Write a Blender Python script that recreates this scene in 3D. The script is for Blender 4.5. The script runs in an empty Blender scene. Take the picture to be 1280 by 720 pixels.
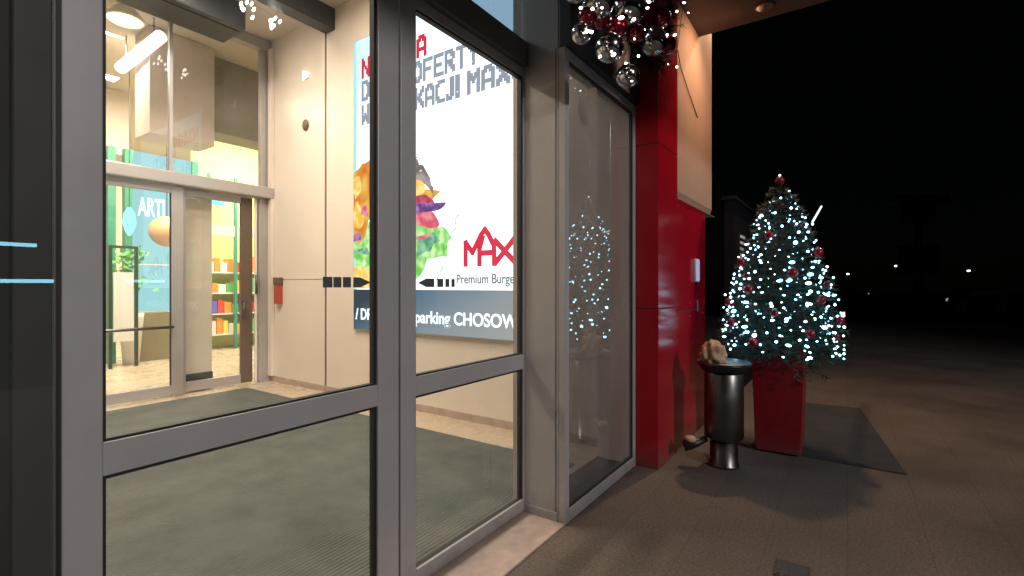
import bpy, bmesh, math, random
from mathutils import Vector, Matrix
R = math.radians
S = bpy.context.scene
COL = S.collection
random.seed(7)

# ------------------------------------------------------------------ camera
# building space: X runs along the shop front, Y runs into the building, Z up
H = 1.55
cd = bpy.data.cameras.new("camera")
cam = bpy.data.objects.new("camera", cd)
COL.objects.link(cam)
cam.location = (0, 0, H)
cam.rotation_euler = (R(90), 0, R(-55.4))
cd.sensor_width = 36
cd.lens = 17.1
cd.shift_y = -0.0023
cd.clip_start = 0.05
cd.clip_end = 1000
S.camera = cam

# ------------------------------------------------------------------ night sky, dim light, exposure
W = bpy.data.worlds.new("World")
S.world = W
W.use_nodes = True
nt = W.node_tree
bg = nt.nodes["Background"]
sky = nt.nodes.new("ShaderNodeTexSky")
sky.sky_type = 'NISHITA'
sky.sun_disc = False
sky.sun_elevation = R(18)
sky.sun_rotation = R(200)
nt.links.new(sky.outputs[0], bg.inputs[0])
bg.inputs[1].default_value = 0.0002
S.view_settings.view_transform = 'Standard'
S.view_settings.look = 'None'
S.view_settings.exposure = 0
S.view_settings.gamma = 1
S.view_settings.use_curve_mapping = False


def lamp(name, kind, loc, direction, energy, color, **kw):
    d = bpy.data.lights.new(name, kind)
    d.energy = energy
    d.color = color
    for k, v in kw.items():
        setattr(d, k, v)
    o = bpy.data.objects.new(name, d)
    COL.objects.link(o)
    o.location = loc
    o.rotation_euler = Vector(direction).to_track_quat('-Z', 'Y').to_euler()
    return o


# faint moon, and the car park floodlight behind the camera
lamp("moon", 'SUN', (-6, -12, 8), (0.3, 1.0, -0.42), 0.03, (0.85, 0.9, 1.0), angle=R(1))
lamp("car_park_floodlight", 'SPOT', (-1.9, -13.4, 8.1), (0.27, 1.0, -0.43), 4300, (1.0, 0.94, 0.92),
     spot_size=R(100), spot_blend=0.6, shadow_soft_size=0.35)
# amber floodlight on the far corner of the building
lamp("amber_floodlight", 'SPOT', (7.0, 0.85, 5.7), (-0.55, -0.30, -1.5), 680, (1.0, 0.62, 0.38),
     spot_size=R(150), spot_blend=0.8, shadow_soft_size=0.10)
# warm downlight recessed in the canopy, washing the plaster
lamp("canopy_spot", 'SPOT', (5.25, 0.66, 4.22), (-0.05, 0.80, -0.75), 95, (1.0, 0.60, 0.36),
     spot_size=R(118), spot_blend=1.0, shadow_soft_size=0.07)
# vestibule and shopping hall ceiling lamps
for p, e in (((0.9, 5.4, 5.40), 190), ((2.7, 4.3, 5.40), 150), ((2.2, 6.3, 5.40), 130)):
    lamp("vestibule_ceiling_light", 'AREA', p, (0, 0, -1), e, (1.0, 0.86, 0.70), shape='RECTANGLE', size=1.2, size_y=0.3)
for p, e in (((3.0, 10.0, 5.50), 420), ((6.6, 11.0, 5.50), 520), ((3.0, 14.5, 5.50), 420), ((7.0, 15.0, 5.50), 420)):
    lamp("hall_ceiling_light", 'AREA', p, (0, 0, -1), e, (1.0, 0.92, 0.70), shape='RECTANGLE', size=1.6, size_y=0.5)


# ------------------------------------------------------------------ materials
def mat(name, color, rough=0.5, metal=0.0, spec=0.5, noise=0.0, nscale=8.0, bump=0.0, bscale=60.0, rvar=0.0, coat=0.0,
        emit=None, estr=0.0):
    m = bpy.data.materials.new(name)
    m.use_nodes = True
    n, l = m.node_tree.nodes, m.node_tree.links
    b = n["Principled BSDF"]
    b.inputs["Base Color"].default_value = (*color, 1)
    b.inputs["Roughness"].default_value = rough
    b.inputs["Metallic"].default_value = metal
    b.inputs["Specular IOR Level"].default_value = spec
    b.inputs["Coat Weight"].default_value = coat
    tc = n.new("ShaderNodeTexCoord")
    if noise or rvar:
        t = n.new("ShaderNodeTexNoise")
        t.inputs["Scale"].default_value = nscale
        t.inputs["Detail"].default_value = 8
        t.inputs["Roughness"].default_value = 0.65
        l.new(tc.outputs["Object"], t.inputs["Vector"])
        if noise:
            mr = n.new("ShaderNodeMapRange")
            mr.inputs[1].default_value = 0.3
            mr.inputs[2].default_value = 0.7
            mr.inputs[3].default_value = 1 - noise
            mr.inputs[4].default_value = 1 + noise
            l.new(t.outputs[0], mr.inputs[0])
            mx = n.new("ShaderNodeVectorMath")
            mx.operation = 'SCALE'
            mx.inputs[0].default_value = color
            l.new(mr.outputs[0], mx.inputs["Scale"])
            l.new(mx.outputs[0], b.inputs["Base Color"])
        if rvar:
            mr2 = n.new("ShaderNodeMapRange")
            mr2.inputs[1].default_value = 0.3
            mr2.inputs[2].default_value = 0.7
            mr2.inputs[3].default_value = max(0.03, rough - rvar)
            mr2.inputs[4].default_value = min(1, rough + rvar)
            l.new(t.outputs[0], mr2.inputs[0])
            l.new(mr2.outputs[0], b.inputs["Roughness"])
    if bump:
        t2 = n.new("ShaderNodeTexNoise")
        t2.inputs["Scale"].default_value = bscale
        t2.inputs["Detail"].default_value = 5
        l.new(tc.outputs["Object"], t2.inputs["Vector"])
        bp = n.new("ShaderNodeBump")
        bp.inputs["Strength"].default_value = bump
        bp.inputs["Distance"].default_value = 0.01
        l.new(t2.outputs[0], bp.inputs["Height"])
        l.new(bp.outputs[0], b.inputs["Normal"])
    if emit:
        b.inputs["Emission Color"].default_value = (*emit, 1)
        b.inputs["Emission Strength"].default_value = estr
    return m


def glow(name, color, strength):
    m = bpy.data.materials.new(name)
    m.use_nodes = True
    n, l = m.node_tree.nodes, m.node_tree.links
    n.remove(n["Principled BSDF"])
    e = n.new("ShaderNodeEmission")
    e.inputs[0].default_value = (*color, 1)
    e.inputs[1].default_value = strength
    l.new(e.outputs[0], n["Material Output"].inputs[0])
    return m


def glass(name, tint=(1, 1, 1), rough=0.0, boost=1.0, film=0.035):
    """thin sheet glass: fresnel mix of clear see-through and mirror"""
    m = bpy.data.materials.new(name)
    m.use_nodes = True
    n, l = m.node_tree.nodes, m.node_tree.links
    n.remove(n["Principled BSDF"])
    tr = n.new("ShaderNodeBsdfTransparent")
    tr.inputs[0].default_value = (*tint, 1)
    gl = n.new("ShaderNodeBsdfGlossy")
    gl.inputs["Roughness"].default_value = rough
    # Schlick reflectance of a sheet, the same from both sides
    ge = n.new("ShaderNodeNewGeometry")
    dt = n.new("ShaderNodeVectorMath")
    dt.operation = 'DOT_PRODUCT'
    l.new(ge.outputs["Normal"], dt.inputs[0])
    l.new(ge.outputs["Incoming"], dt.inputs[1])
    ab = n.new("ShaderNodeMath")
    ab.operation = 'ABSOLUTE'
    l.new(dt.outputs["Value"], ab.inputs[0])
    om = n.new("ShaderNodeMath")
    om.operation = 'SUBTRACT'
    om.inputs[0].default_value = 1.0
    l.new(ab.outputs[0], om.inputs[1])
    pw = n.new("ShaderNodeMath")
    pw.operation = 'POWER'
    pw.inputs[1].default_value = 5.0
    l.new(om.outputs[0], pw.inputs[0])
    mu = n.new("ShaderNodeMath")
    mu.operation = 'MULTIPLY_ADD'
    mu.use_clamp = True
    mu.inputs[1].default_value = 0.92
    mu.inputs[2].default_value = 0.07 * boost
    mx = n.new("ShaderNodeMixShader")
    l.new(pw.outputs[0], mu.inputs[0])
    l.new(mu.outputs[0], mx.inputs[0])
    l.new(tr.outputs[0], mx.inputs[1])
    l.new(gl.outputs[0], mx.inputs[2])
    # thin uneven film of dust and wiped smears
    tc = n.new("ShaderNodeTexCoord")
    mp = n.new("ShaderNodeMapping")
    mp.inputs["Scale"].default_value = (1.0, 1.0, 0.45)
    mp.inputs["Rotation"].default_value = (0, 0.5, 0)
    nz = n.new("ShaderNodeTexNoise")
    nz.inputs["Scale"].default_value = 2.2
    nz.inputs["Detail"].default_value = 7
    nz.inputs["Distortion"].default_value = 0.8
    l.new(tc.outputs["Object"], mp.inputs[0])
    l.new(mp.outputs[0], nz.inputs["Vector"])
    mr = n.new("ShaderNodeMapRange")
    mr.inputs[1].default_value = 0.32
    mr.inputs[2].default_value = 0.72
    mr.inputs[3].default_value = film * 0.45
    mr.inputs[4].default_value = film * 1.6
    l.new(nz.outputs[0], mr.inputs[0])
    df = n.new("ShaderNodeBsdfDiffuse")
    df.inputs[0].default_value = (0.62, 0.66, 0.66, 1)
    m2 = n.new("ShaderNodeMixShader")
    l.new(mr.outputs[0], m2.inputs[0])
    l.new(mx.outputs[0], m2.inputs[1])
    l.new(df.outputs[0], m2.inputs[2])
    l.new(m2.outputs[0], n["Material Output"].inputs[0])
    return m


def ribbed(name, color, period, axis='Y'):
    m = mat(name, color, 0.85, noise=0.22, nscale=2.5, spec=0.2)
    n, l = m.node_tree.nodes, m.node_tree.links
    b = n["Principled BSDF"]
    tc = n.new("ShaderNodeTexCoord")
    wv = n.new("ShaderNodeTexWave")
    wv.bands_direction = axis
    wv.inputs["Scale"].default_value = 2 * math.pi / 20 / period
    wv.inputs["Distortion"].default_value = 0.3
    bp = n.new("ShaderNodeBump")
    bp.inputs["Strength"].default_value = 0.55
    bp.inputs["Distance"].default_value = 0.012
    l.new(tc.outputs["Object"], wv.inputs["Vector"])
    l.new(wv.outputs["Fac"], bp.inputs["Height"])
    l.new(bp.outputs[0], b.inputs["Normal"])
    return m


def paving(name):
    m = mat(name, (0.104, 0.088, 0.077), 0.75, noise=0.28, nscale=0.9, spec=0.35, rvar=0.15)
    n, l = m.node_tree.nodes, m.node_tree.links
    b = n["Principled BSDF"]
    tc = n.new("ShaderNodeTexCoord")
    br = n.new("ShaderNodeTexBrick")
    br.inputs["Scale"].default_value = 1.0
    br.inputs["Brick Width"].default_value = 0.40
    br.inputs["Row Height"].default_value = 0.40
    br.inputs["Mortar Size"].default_value = 0.003
    br.inputs["Color1"].default_value = (1, 1, 1, 1)
    br.inputs["Color2"].default_value = (0.90, 0.90, 0.90, 1)
    br.inputs["Mortar"].default_value = (0.58, 0.58, 0.58, 1)
    l.new(tc.outputs["Object"], br.inputs["Vector"])
    src = b.inputs["Base Color"].links[0].from_socket
    # blotches of damp and dirt
    t = n.new("ShaderNodeTexNoise")
    t.inputs["Scale"].default_value = 60
    t.inputs["Detail"].default_value = 10
    l.new(tc.outputs["Object"], t.inputs["Vector"])
    mr = n.new("ShaderNodeMapRange")
    mr.inputs[1].default_value = 0.35
    mr.inputs[2].default_value = 0.65
    mr.inputs[3].default_value = 0.74
    mr.inputs[4].default_value = 1.22
    l.new(t.outputs[0], mr.inputs[0])
    m1 = n.new("ShaderNodeMix")
    m1.data_type = 'RGBA'
    m1.blend_type = 'MULTIPLY'
    m1.inputs[0].default_value = 0.65
    l.new(src, m1.inputs[6])
    l.new(br.outputs[0], m1.inputs[7])
    m2 = n.new("ShaderNodeVectorMath")
    m2.operation = 'SCALE'
    l.new(m1.outputs[2], m2.inputs[0])
    l.new(mr.outputs[0], m2.inputs["Scale"])
    l.new(m2.outputs[0], b.inputs["Base Color"])
    bp = n.new("ShaderNodeBump")
    bp.inputs["Strength"].default_value = 0.3
    bp.inputs["Distance"].default_value = 0.005
    l.new(br.outputs["Fac"], bp.inputs["Height"])
    bp.invert = True
    l.new(bp.outputs[0], b.inputs["Normal"])
    return m


M = {
    'alu': mat("grey_aluminium", (0.40, 0.385, 0.385), 0.42, 0.1, noise=0.06, nscale=3, rvar=0.08),
    'alu_in': mat("silver_aluminium", (0.40, 0.38, 0.37), 0.38, 0.3, noise=0.06, nscale=3, rvar=0.08),
    'alu_dark': mat("dark_aluminium", (0.13, 0.128, 0.125), 0.4, 0.2, rvar=0.1),
    'gasket': mat("black_rubber", (0.012, 0.012, 0.012), 0.6),
    'brown': mat("brown_frame", (0.13, 0.085, 0.06), 0.45),
    'glass': glass("clear_glass"),
    'glass_side': glass("sidelight_glass", (0.20, 0.205, 0.23), boost=2.6, film=0.11),
    'glass_tint': glass("tinted_transom_glass", (0.42, 0.50, 0.58)),
    'glass_dark': glass("dark_glass", (0.62, 0.62, 0.62), boost=1.3, film=0.03),
    'cream': mat("cream_wall_panel", (0.68, 0.61, 0.53), 0.34, noise=0.04, nscale=0.8, rvar=0.02),
    'ceil': mat("vestibule_ceiling", (0.60, 0.53, 0.45), 0.8, noise=0.05),
    'tan': mat("tan_floor_tile", (0.46, 0.37, 0.27), 0.28, noise=0.05, nscale=2, rvar=0.04),
    'mat': ribbed("ribbed_entrance_mat", (0.100, 0.108, 0.098), 0.03),
    'ribbed_grey': ribbed("ribbed_grey_sheet", (0.045, 0.05, 0.056), 0.02, 'X'),
    'pave': paving("damp_block_paving"),
    'asphalt': mat("asphalt", (0.012, 0.011, 0.011), 0.95, spec=0.0, noise=0.25, nscale=3, bump=0.5, bscale=90),
    'kerb': mat("kerb_concrete", (0.14, 0.13, 0.12), 0.8, noise=0.2, bump=0.3),
    'stone': mat("pinkish_stone", (0.40, 0.31, 0.26), 0.6, noise=0.22, nscale=9, rvar=0.15),
    'red': mat("glossy_red_panel", (0.34, 0.005, 0.015), 0.19, noise=0.06, nscale=2, rvar=0.06, bump=0.03, bscale=5),
    'redpot': mat("red_planter", (0.21, 0.005, 0.012), 0.35, noise=0.1, nscale=6, rvar=0.1),
    'plaster': mat("beige_plaster", (0.38, 0.25, 0.18), 0.7, noise=0.07, nscale=2.5, bump=0.2, bscale=120),
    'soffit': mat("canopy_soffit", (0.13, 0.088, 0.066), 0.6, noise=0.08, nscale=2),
    'fascia': mat("dark_fascia", (0.03, 0.032, 0.034), 0.45, noise=0.1, rvar=0.1),
    'seam': mat("dark_seam", (0.05, 0.035, 0.025), 0.6),
    'black': mat("black_plastic", (0.015, 0.015, 0.016), 0.4),
    'steel': mat("stainless_steel", (0.16, 0.153, 0.148), 0.36, 1.0, noise=0.2, nscale=5, rvar=0.1),
    'paper': mat("brown_paper", (0.48, 0.34, 0.22), 0.8, noise=0.1),
    'needle': mat("fir_needle", (0.013, 0.044, 0.030), 0.6, noise=0.4, nscale=12),
    'needle2': mat("garland_needle", (0.012, 0.035, 0.018), 0.6, noise=0.4, nscale=12),
    'bark': mat("bark", (0.06, 0.04, 0.025), 0.9, bump=0.5),
    'bauble': mat("red_bauble", (0.26, 0.006, 0.02), 0.3, 0.2, coat=0.2),
    'wine': mat("wine_bauble", (0.22, 0.006, 0.02), 0.15, 0.6, coat=0.5),
    'silver': mat("silver_bauble", (0.50, 0.50, 0.50), 0.16, 1.0),
    'cap': mat("bauble_cap", (0.5, 0.45, 0.35), 0.3, 1.0),
    'wire': mat("green_wire", (0.01, 0.03, 0.015), 0.6),
    'bulb': glow("cool_white_bulb", (0.36, 0.77, 1.0), 11),
    'bulb_warm': glow("white_bulb", (1.0, 0.95, 0.90), 14),
    'icicle': glow("white_light_tube", (0.80, 1.0, 0.88), 1.6),
    'pink': mat("pink_reflection", (0.6, 0.25, 0.2), 0.5),
    'white': mat("white_enamel", (0.75, 0.75, 0.74), 0.4),
    'plaque': glow("glowing_plate", (0.42, 0.50, 0.75), 0.75),
    'arrow': mat("grey_glass_sticker", (0.085, 0.09, 0.095), 0.5),
    'notice': mat("notice_paper", (0.7, 0.7, 0.7), 0.5, emit=(0.8, 0.8, 0.9), estr=0.05),
    'callbox': mat("red_call_point", (0.42, 0.06, 0.03), 0.35),
    # the lightbox
    'lb_white': glow("lightbox_white", (0.86, 1.0, 1.0), 2.3),
    'lb_cyan': glow("lightbox_cyan_edge", (0.50, 0.93, 0.97), 1.05),
    'lb_red': glow("lightbox_red", (0.85, 0.045, 0.09), 0.95),
    'lb_grey': glow("lightbox_grey", (0.36, 0.40, 0.47), 1.0),
    'lb_text': glow("lightbox_small_text", (0.22, 0.26, 0.27), 1.0),
    'lb_cut': glow("lightbox_white_lettering", (0.86, 0.97, 1.0), 1.6),
    # shopping hall
    'lime': mat("pale_lime_wall", (0.62, 0.68, 0.28), 0.6, noise=0.06),
    'hallwall': mat("hall_wall", (0.60, 0.52, 0.43), 0.6, noise=0.05),
    'hallbeam': mat("hall_bulkhead", (0.62, 0.52, 0.45), 0.6, noise=0.04),
    'olive': mat("olive_wall", (0.24, 0.21, 0.13), 0.7, noise=0.08),
    'greenpost': mat("green_post", (0.05, 0.24, 0.16), 0.4),
    'greendark': mat("dark_green_frame", (0.012, 0.05, 0.03), 0.4),
    'taupe': mat("taupe_pillar", (0.55, 0.50, 0.42), 0.6, noise=0.05),
    'cyan': glow("cyan_sign_face", (0.40, 0.80, 0.82), 1.0),
    'cyan2': glow("cyan_light", (0.32, 0.92, 0.98), 1.6),
    'signtext': glow("sign_lettering", (0.9, 1.0, 1.0), 1.7),
    'orange': mat("orange_shade", (0.62, 0.36, 0.14), 0.5),
    'lampglow': glow("warm_lamp_face", (1.0, 0.80, 0.30), 4.0),
    'tubeglow': glow("white_lamp_face", (1.0, 0.93, 0.85), 2.2),
    'far_lamp': glow("street_lamp_glow", (1.0, 0.82, 0.55), 4.0),
    'head': glow("dim_headlight", (0.6, 0.62, 0.7), 0.35),
    'neon': glow("cyan_neon", (0.30, 0.80, 1.0), 11.0),
    'neon_dim': glow("dim_cyan_neon", (0.4, 0.85, 1.0), 9.0),
    'farsign': mat("grey_sign_panel", (0.008, 0.008, 0.0085), 0.9, spec=0.0),
    'carpaint': mat("pale_car_paint", (0.008, 0.008, 0.0085), 0.8, spec=0.0),
    'panel': mat("dark_grey_panel", (0.045, 0.044, 0.042), 0.5, noise=0.15),
    'enclosure': mat("dark_blue_cladding", (0.005, 0.005, 0.008), 0.7, spec=0.15, noise=0.1),
}


def mottled(name, a, b, scale, strength):
    m = bpy.data.materials.new(name)
    m.use_nodes = True
    n, l = m.node_tree.nodes, m.node_tree.links
    n.remove(n["Principled BSDF"])
    em = n.new("ShaderNodeEmission")
    em.inputs[1].default_value = strength
    tc = n.new("ShaderNodeTexCoord")
    nz = n.new("ShaderNodeTexNoise")
    nz.inputs["Scale"].default_value = scale
    nz.inputs["Detail"].default_value = 1.2
    nz.inputs["Distortion"].default_value = 0.25
    l.new(tc.outputs["Object"], nz.inputs["Vector"])
    cr = n.new("ShaderNodeValToRGB")
    e = cr.color_ramp.elements
    cr.color_ramp.interpolation = 'EASE'
    e[0].position, e[0].color = .30, (*a, 1)
    e[1].position, e[1].color = .68, (*b, 1)
    l.new(nz.outputs[0], cr.inputs[0])
    l.new(cr.outputs[0], em.inputs[0])
    l.new(em.outputs[0], n["Material Output"].inputs[0])
    return m


M.update({
    'b_bun': mottled("burger_bun", (0.80, 0.22, 0.03), (1.0, 0.62, 0.12), 4, 1.0),
    'b_bun2': mottled("burger_bun_light", (1.0, 0.50, 0.06), (1.0, 0.86, 0.30), 9, 1.15),
    'b_top': mottled("burger_bun_shade", (0.20, 0.17, 0.19), (0.50, 0.40, 0.40), 6, 1.0),
    'b_patty': mottled("burger_patty", (0.38, 0.04, 0.10), (0.80, 0.14, 0.20), 10, 1.0),
    'b_onion': mottled("burger_onion", (0.16, 0.06, 0.26), (0.55, 0.28, 0.60), 8, 1.0),
    'b_tomato': mottled("burger_tomato", (0.80, 0.10, 0.18), (0.95, 0.40, 0.42), 9, 1.05),
    'b_leaf': mottled("burger_lettuce", (0.16, 0.66, 0.08), (0.72, 1.0, 0.50), 8, 1.1),
    'b_leaf2': mottled("burger_lettuce_dark", (0.08, 0.30, 0.22), (0.35, 0.75, 0.40), 9, 1.0),
})


def grime(m, height, amount):
    """splashed dirt with a ragged upper edge near the ground"""
    n, l = m.node_tree.nodes, m.node_tree.links
    b = n["Principled BSDF"]
    src = b.inputs["Base Color"].links[0].from_socket
    ge = n.new("ShaderNodeNewGeometry")
    sp = n.new("ShaderNodeSeparateXYZ")
    l.new(ge.outputs["Position"], sp.inputs[0])
    nz = n.new("ShaderNodeTexNoise")
    nz.inputs["Scale"].default_value = 7
    nz.inputs["Detail"].default_value = 8
    nz.inputs["Roughness"].default_value = .7
    l.new(ge.outputs["Position"], nz.inputs["Vector"])
    ma = n.new("ShaderNodeMath")
    ma.operation = 'MULTIPLY_ADD'
    ma.inputs[1].default_value = -1.0 / height
    l.new(sp.outputs[2], ma.inputs[0])
    l.new(nz.outputs[0], ma.inputs[2])
    mr = n.new("ShaderNodeMapRange")
    mr.inputs[1].default_value = 0.05
    mr.inputs[2].default_value = 0.55
    mr.inputs[3].default_value = 0.0
    mr.inputs[4].default_value = amount
    l.new(ma.outputs[0], mr.inputs[0])
    mx = n.new("ShaderNodeMix")
    mx.data_type = 'RGBA'
    l.new(mr.outputs[0], mx.inputs[0])
    l.new(src, mx.inputs[6])
    mx.inputs[7].default_value = (0.09, 0.07, 0.055, 1)
    l.new(mx.outputs[2], b.inputs["Base Color"])


grime(M['red'], 0.55, 0.6)
grime(M['redpot'], 0.45, 0.55)
grime(M['alu'], 0.35, 0.5)
for nm, c in (('prod_red', (0.6, 0.05, 0.04)), ('prod_orange', (0.75, 0.28, 0.05)), ('prod_blue', (0.1, 0.12, 0.55)),
              ('prod_white', (0.75, 0.72, 0.65)), ('prod_green', (0.12, 0.4, 0.1)), ('prod_yellow', (0.8, 0.6, 0.1))):
    M[nm] = mat(nm.replace('prod', 'packet'), c, 0.5)


# ------------------------------------------------------------------ mesh helpers
def box(bm, x0, x1, y0, y1, z0, z1):
    vs = [bm.verts.new((x, y, z)) for x in (x0, x1) for y in (y0, y1) for z in (z0, z1)]
    for f in ((0, 1, 3, 2), (4, 6, 7, 5), (0, 4, 5, 1), (2, 3, 7, 6), (0, 2, 6, 4), (1, 5, 7, 3)):
        bm.faces.new([vs[i] for i in f])


def tube(bm, pts, r, seg=10, cap=True):
    pts = [Vector(p) for p in pts]
    rs = r if isinstance(r, (list, tuple)) else [r] * len(pts)
    rings = []
    for i, p in enumerate(pts):
        d = (pts[min(i + 1, len(pts) - 1)] - pts[max(i - 1, 0)]).normalized()
        a = d.orthogonal().normalized() if abs(d.z) > 0.9 else Vector((-d.y, d.x, 0)).normalized()
        b = d.cross(a)
        rings.append([bm.verts.new(p + (a * math.cos(2 * math.pi * k / seg) + b * math.sin(2 * math.pi * k / seg)) * rs[i]) for k in range(seg)])
    for r0, r1 in zip(rings, rings[1:]):
        for k in range(seg):
            bm.faces.new((r0[k], r0[(k + 1) % seg], r1[(k + 1) % seg], r1[k]))
    if cap:
        bm.faces.new(rings[0][::-1])
        bm.faces.new(rings[-1])


def lathe(bm, prof, c=(0, 0, 0), seg=32):
    """prof: list of (radius, z)"""
    rings = []
    for r, z in prof:
        rings.append([bm.verts.new((c[0] + r * math.cos(2 * math.pi * k / seg), c[1] + r * math.sin(2 * math.pi * k / seg), c[2] + z)) for k in range(seg)])
    for r0, r1 in zip(rings, rings[1:]):
        for k in range(seg):
            bm.faces.new((r0[k], r0[(k + 1) % seg], r1[(k + 1) % seg], r1[k]))
    bm.faces.new(rings[0][::-1])
    bm.faces.new(rings[-1])


def sphere(bm, c, r, u=16, v=10, sq=(1, 1, 1)):
    mtx = Matrix.Translation(c) @ Matrix.Diagonal((*sq, 1))
    bmesh.ops.create_uvsphere(bm, u_segments=u, v_segments=v, radius=r, matrix=mtx)


def prism(bm, poly, tf0, tf1):
    """poly of 2D points extruded between two placements"""
    a = [bm.verts.new(tf0(*p)) for p in poly]
    b = [bm.verts.new(tf1(*p)) for p in poly]
    n = len(poly)
    for k in range(n):
        bm.faces.new((a[k], a[(k + 1) % n], b[(k + 1) % n], b[k]))
    bm.faces.new(a[::-1])
    bm.faces.new(b)


def wloc(o):
    v = Vector((0, 0, 0))
    while o:
        v += o.location
        o = o.parent
    return v


def tag(o, label=None, cat=None, group=None, kind=None):
    if label: o['label'] = label
    if cat: o['category'] = cat
    if group: o['group'] = group
    if kind: o['kind'] = kind
    return o


def thing(name, label, cat, loc=(0, 0, 0), group=None):
    o = bpy.data.objects.new(name, None)
    o.empty_display_size = 0.1
    COL.objects.link(o)
    o.location = loc
    return tag(o, label, cat, group)


def obj(name, bm, m, parent=None, bevel=0, smooth=False, label=None, cat=None, group=None, kind=None, loc=None):
    base = wloc(parent) if parent else Vector(loc or (0, 0, 0))
    bmesh.ops.translate(bm, verts=bm.verts[:], vec=-base)
    bmesh.ops.recalc_face_normals(bm, faces=bm.faces[:])
    me = bpy.data.meshes.new(name)
    bm.to_mesh(me)
    bm.free()
    if smooth:
        for p in me.polygons:
            p.use_smooth = True
    me.materials.append(m if not isinstance(m, str) else M[m])
    o = bpy.data.objects.new(name, me)
    COL.objects.link(o)
    if parent:
        o.parent = parent
    else:
        o.location = base
    if bevel:
        b = o.modifiers.new("bevel", 'BEVEL')
        b.width = bevel
        b.segments = 2
        b.limit_method = 'ANGLE'
    return tag(o, label, cat, group, kind)


def B(*boxes):
    bm = bmesh.new()
    for b in boxes:
        box(bm, *b)
    return bm


def text_bm(s, size, offset=0.0, sx=1.0, depth=0.002):
    """text as mesh in its own plane, x right, y up, baseline at 0; returns bmesh and its width"""
    c = bpy.data.curves.new("t", 'FONT')
    c.body = s
    c.size = size
    c.offset = offset
    c.extrude = depth
    o = bpy.data.objects.new("t", c)
    COL.objects.link(o)
    dg = bpy.context.evaluated_depsgraph_get()
    me = bpy.data.meshes.new_from_object(o.evaluated_get(dg))
    bm = bmesh.new()
    bm.from_mesh(me)
    bpy.data.objects.remove(o)
    bpy.data.meshes.remove(me)
    bmesh.ops.scale(bm, vec=(sx, 1, 1), verts=bm.verts[:])
    w = max(v.co.x for v in bm.verts) if len(bm.verts) else 0
    return bm, w


def place(bm, f):
    for v in bm.verts:
        v.co = Vector(f(v.co.x, v.co.y, v.co.z))
    return bm


# ================================================================== GROUND
obj("asphalt", B((-120, 200, -120, 100, -0.5, -0.124)), 'asphalt', kind='structure')
obj("pavement", B((-14, 26.0, -7.0, 1.50, -0.3, 0.0), (-14, -2.2, 1.50, 6.0, -0.3, 0.0), (6.1, 26.0, 1.50, 6.0, -0.3, 0.0)), 'pave', kind='structure')
obj("kerb", B((26.003, 26.15, -7.15, 6.0, -0.3, -0.006), (-14, 26.0, -7.15, -7.003, -0.3, -0.006)), 'kerb', bevel=0.012, kind='structure')
obj("threshold", B((0.36, 2.78, 1.502, 1.86, -0.2, 0.012)), 'stone', bevel=0.006, kind='structure')
obj("floor", B((-2.0, 4.30, 1.862, 7.9, -0.2, 0.010), (-6, 12, 7.9, 18.2, -0.2, 0.008)), 'tan', kind='structure')
obj("entrance_mat", B((-1.8, 3.75, 1.93, 7.42, 0.011, 0.022)), 'mat', bevel=0.004,
    label="long grey ribbed entrance mat covering the vestibule floor behind the glass doors", cat="mat")
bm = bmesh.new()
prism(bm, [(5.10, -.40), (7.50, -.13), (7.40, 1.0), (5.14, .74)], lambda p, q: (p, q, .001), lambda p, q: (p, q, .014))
obj("grey_patch", bm, 'ribbed_grey', bevel=0.004, loc=(6.2, .3, 0),
    label="flat bluish grey patch on the paving beside the red planter", cat="mat")  # dark four-sided area on the paving, built as a thin ribbed sheet
t = thing("drain_cover", "small dark drain cover in the paving at the bottom edge of the photo", "drain cover", (3.03, .25, 0))
obj("plate", B((2.94, 3.12, .17, .33, .001, .007)), 'black', t, .002)
for k in range(4):
    obj("rib", B((2.955, 3.105, .185 + k * .038, .200 + k * .038, .0072, .011)), 'black', t)

# ================================================================== DOORS
D = 1.81           # plane of the sliding doors
SL = 1.50          # plane of the sidelights


def door_leaf(label, x0, x1, s0, s1):
    t = thing("sliding_door", label, "door", ((x0 + x1) / 2, D, 0.02), "pair of glazed entrance doors")
    y0, y1 = D, D + 0.055
    obj("stile", B((x0, x0 + s0, y0, y1, 0.02, 3.03)), 'alu', t, 0.004)
    obj("stile", B((x1 - s1, x1, y0, y1, 0.02, 3.03)), 'alu', t, 0.004)
    a, b = x0 + s0, x1 - s1
    obj("bottom_rail", B((a, b, y0 + .002, y1 - .002, 0.02, 0.095)), 'alu', t, 0.003)
    obj("middle_rail", B((a, b, y0 + .002, y1 - .002, 0.985, 1.085)), 'alu', t, 0.003)
    obj("top_rail", B((a, b, y0 + .002, y1 - .002, 2.97, 3.03)), 'alu', t, 0.003)
    g = 0.016
    bm = bmesh.new()
    for z0, z1 in ((0.095, 0.985), (1.085, 2.97)):
        box(bm, a, a + .010, y0 + .012, y1 - .012, z0, z1)
        box(bm, b - g, b, y0 + .012, y1 - .012, z0, z1)
        box(bm, a + .010, b - g, y0 + .012, y1 - .012, z0, z0 + .008)
        box(bm, a + .010, b - g, y0 + .012, y1 - .012, z1 - .012, z1)
    obj("gasket", bm, 'gasket', t)
    for z0, z1 in ((0.095, 0.985), (1.085, 2.97)):
        bm = bmesh.new()
        vs = [bm.verts.new(p) for p in ((a, D + .027, z0), (b, D + .027, z0), (b, D + .027, z1), (a, D + .027, z1))]
        bm.faces.new(vs)
        obj("glass_pane", bm, 'glass', t)
    return t


leafA = door_leaf("wide grey framed glass door leaf nearest the camera, left of the centre joint", 0.405, 1.648, 0.092, 0.128)
leafB = door_leaf("grey framed glass door leaf right of the centre joint, before the bright advert", 1.660, 2.775, 0.104, 0.012)
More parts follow.
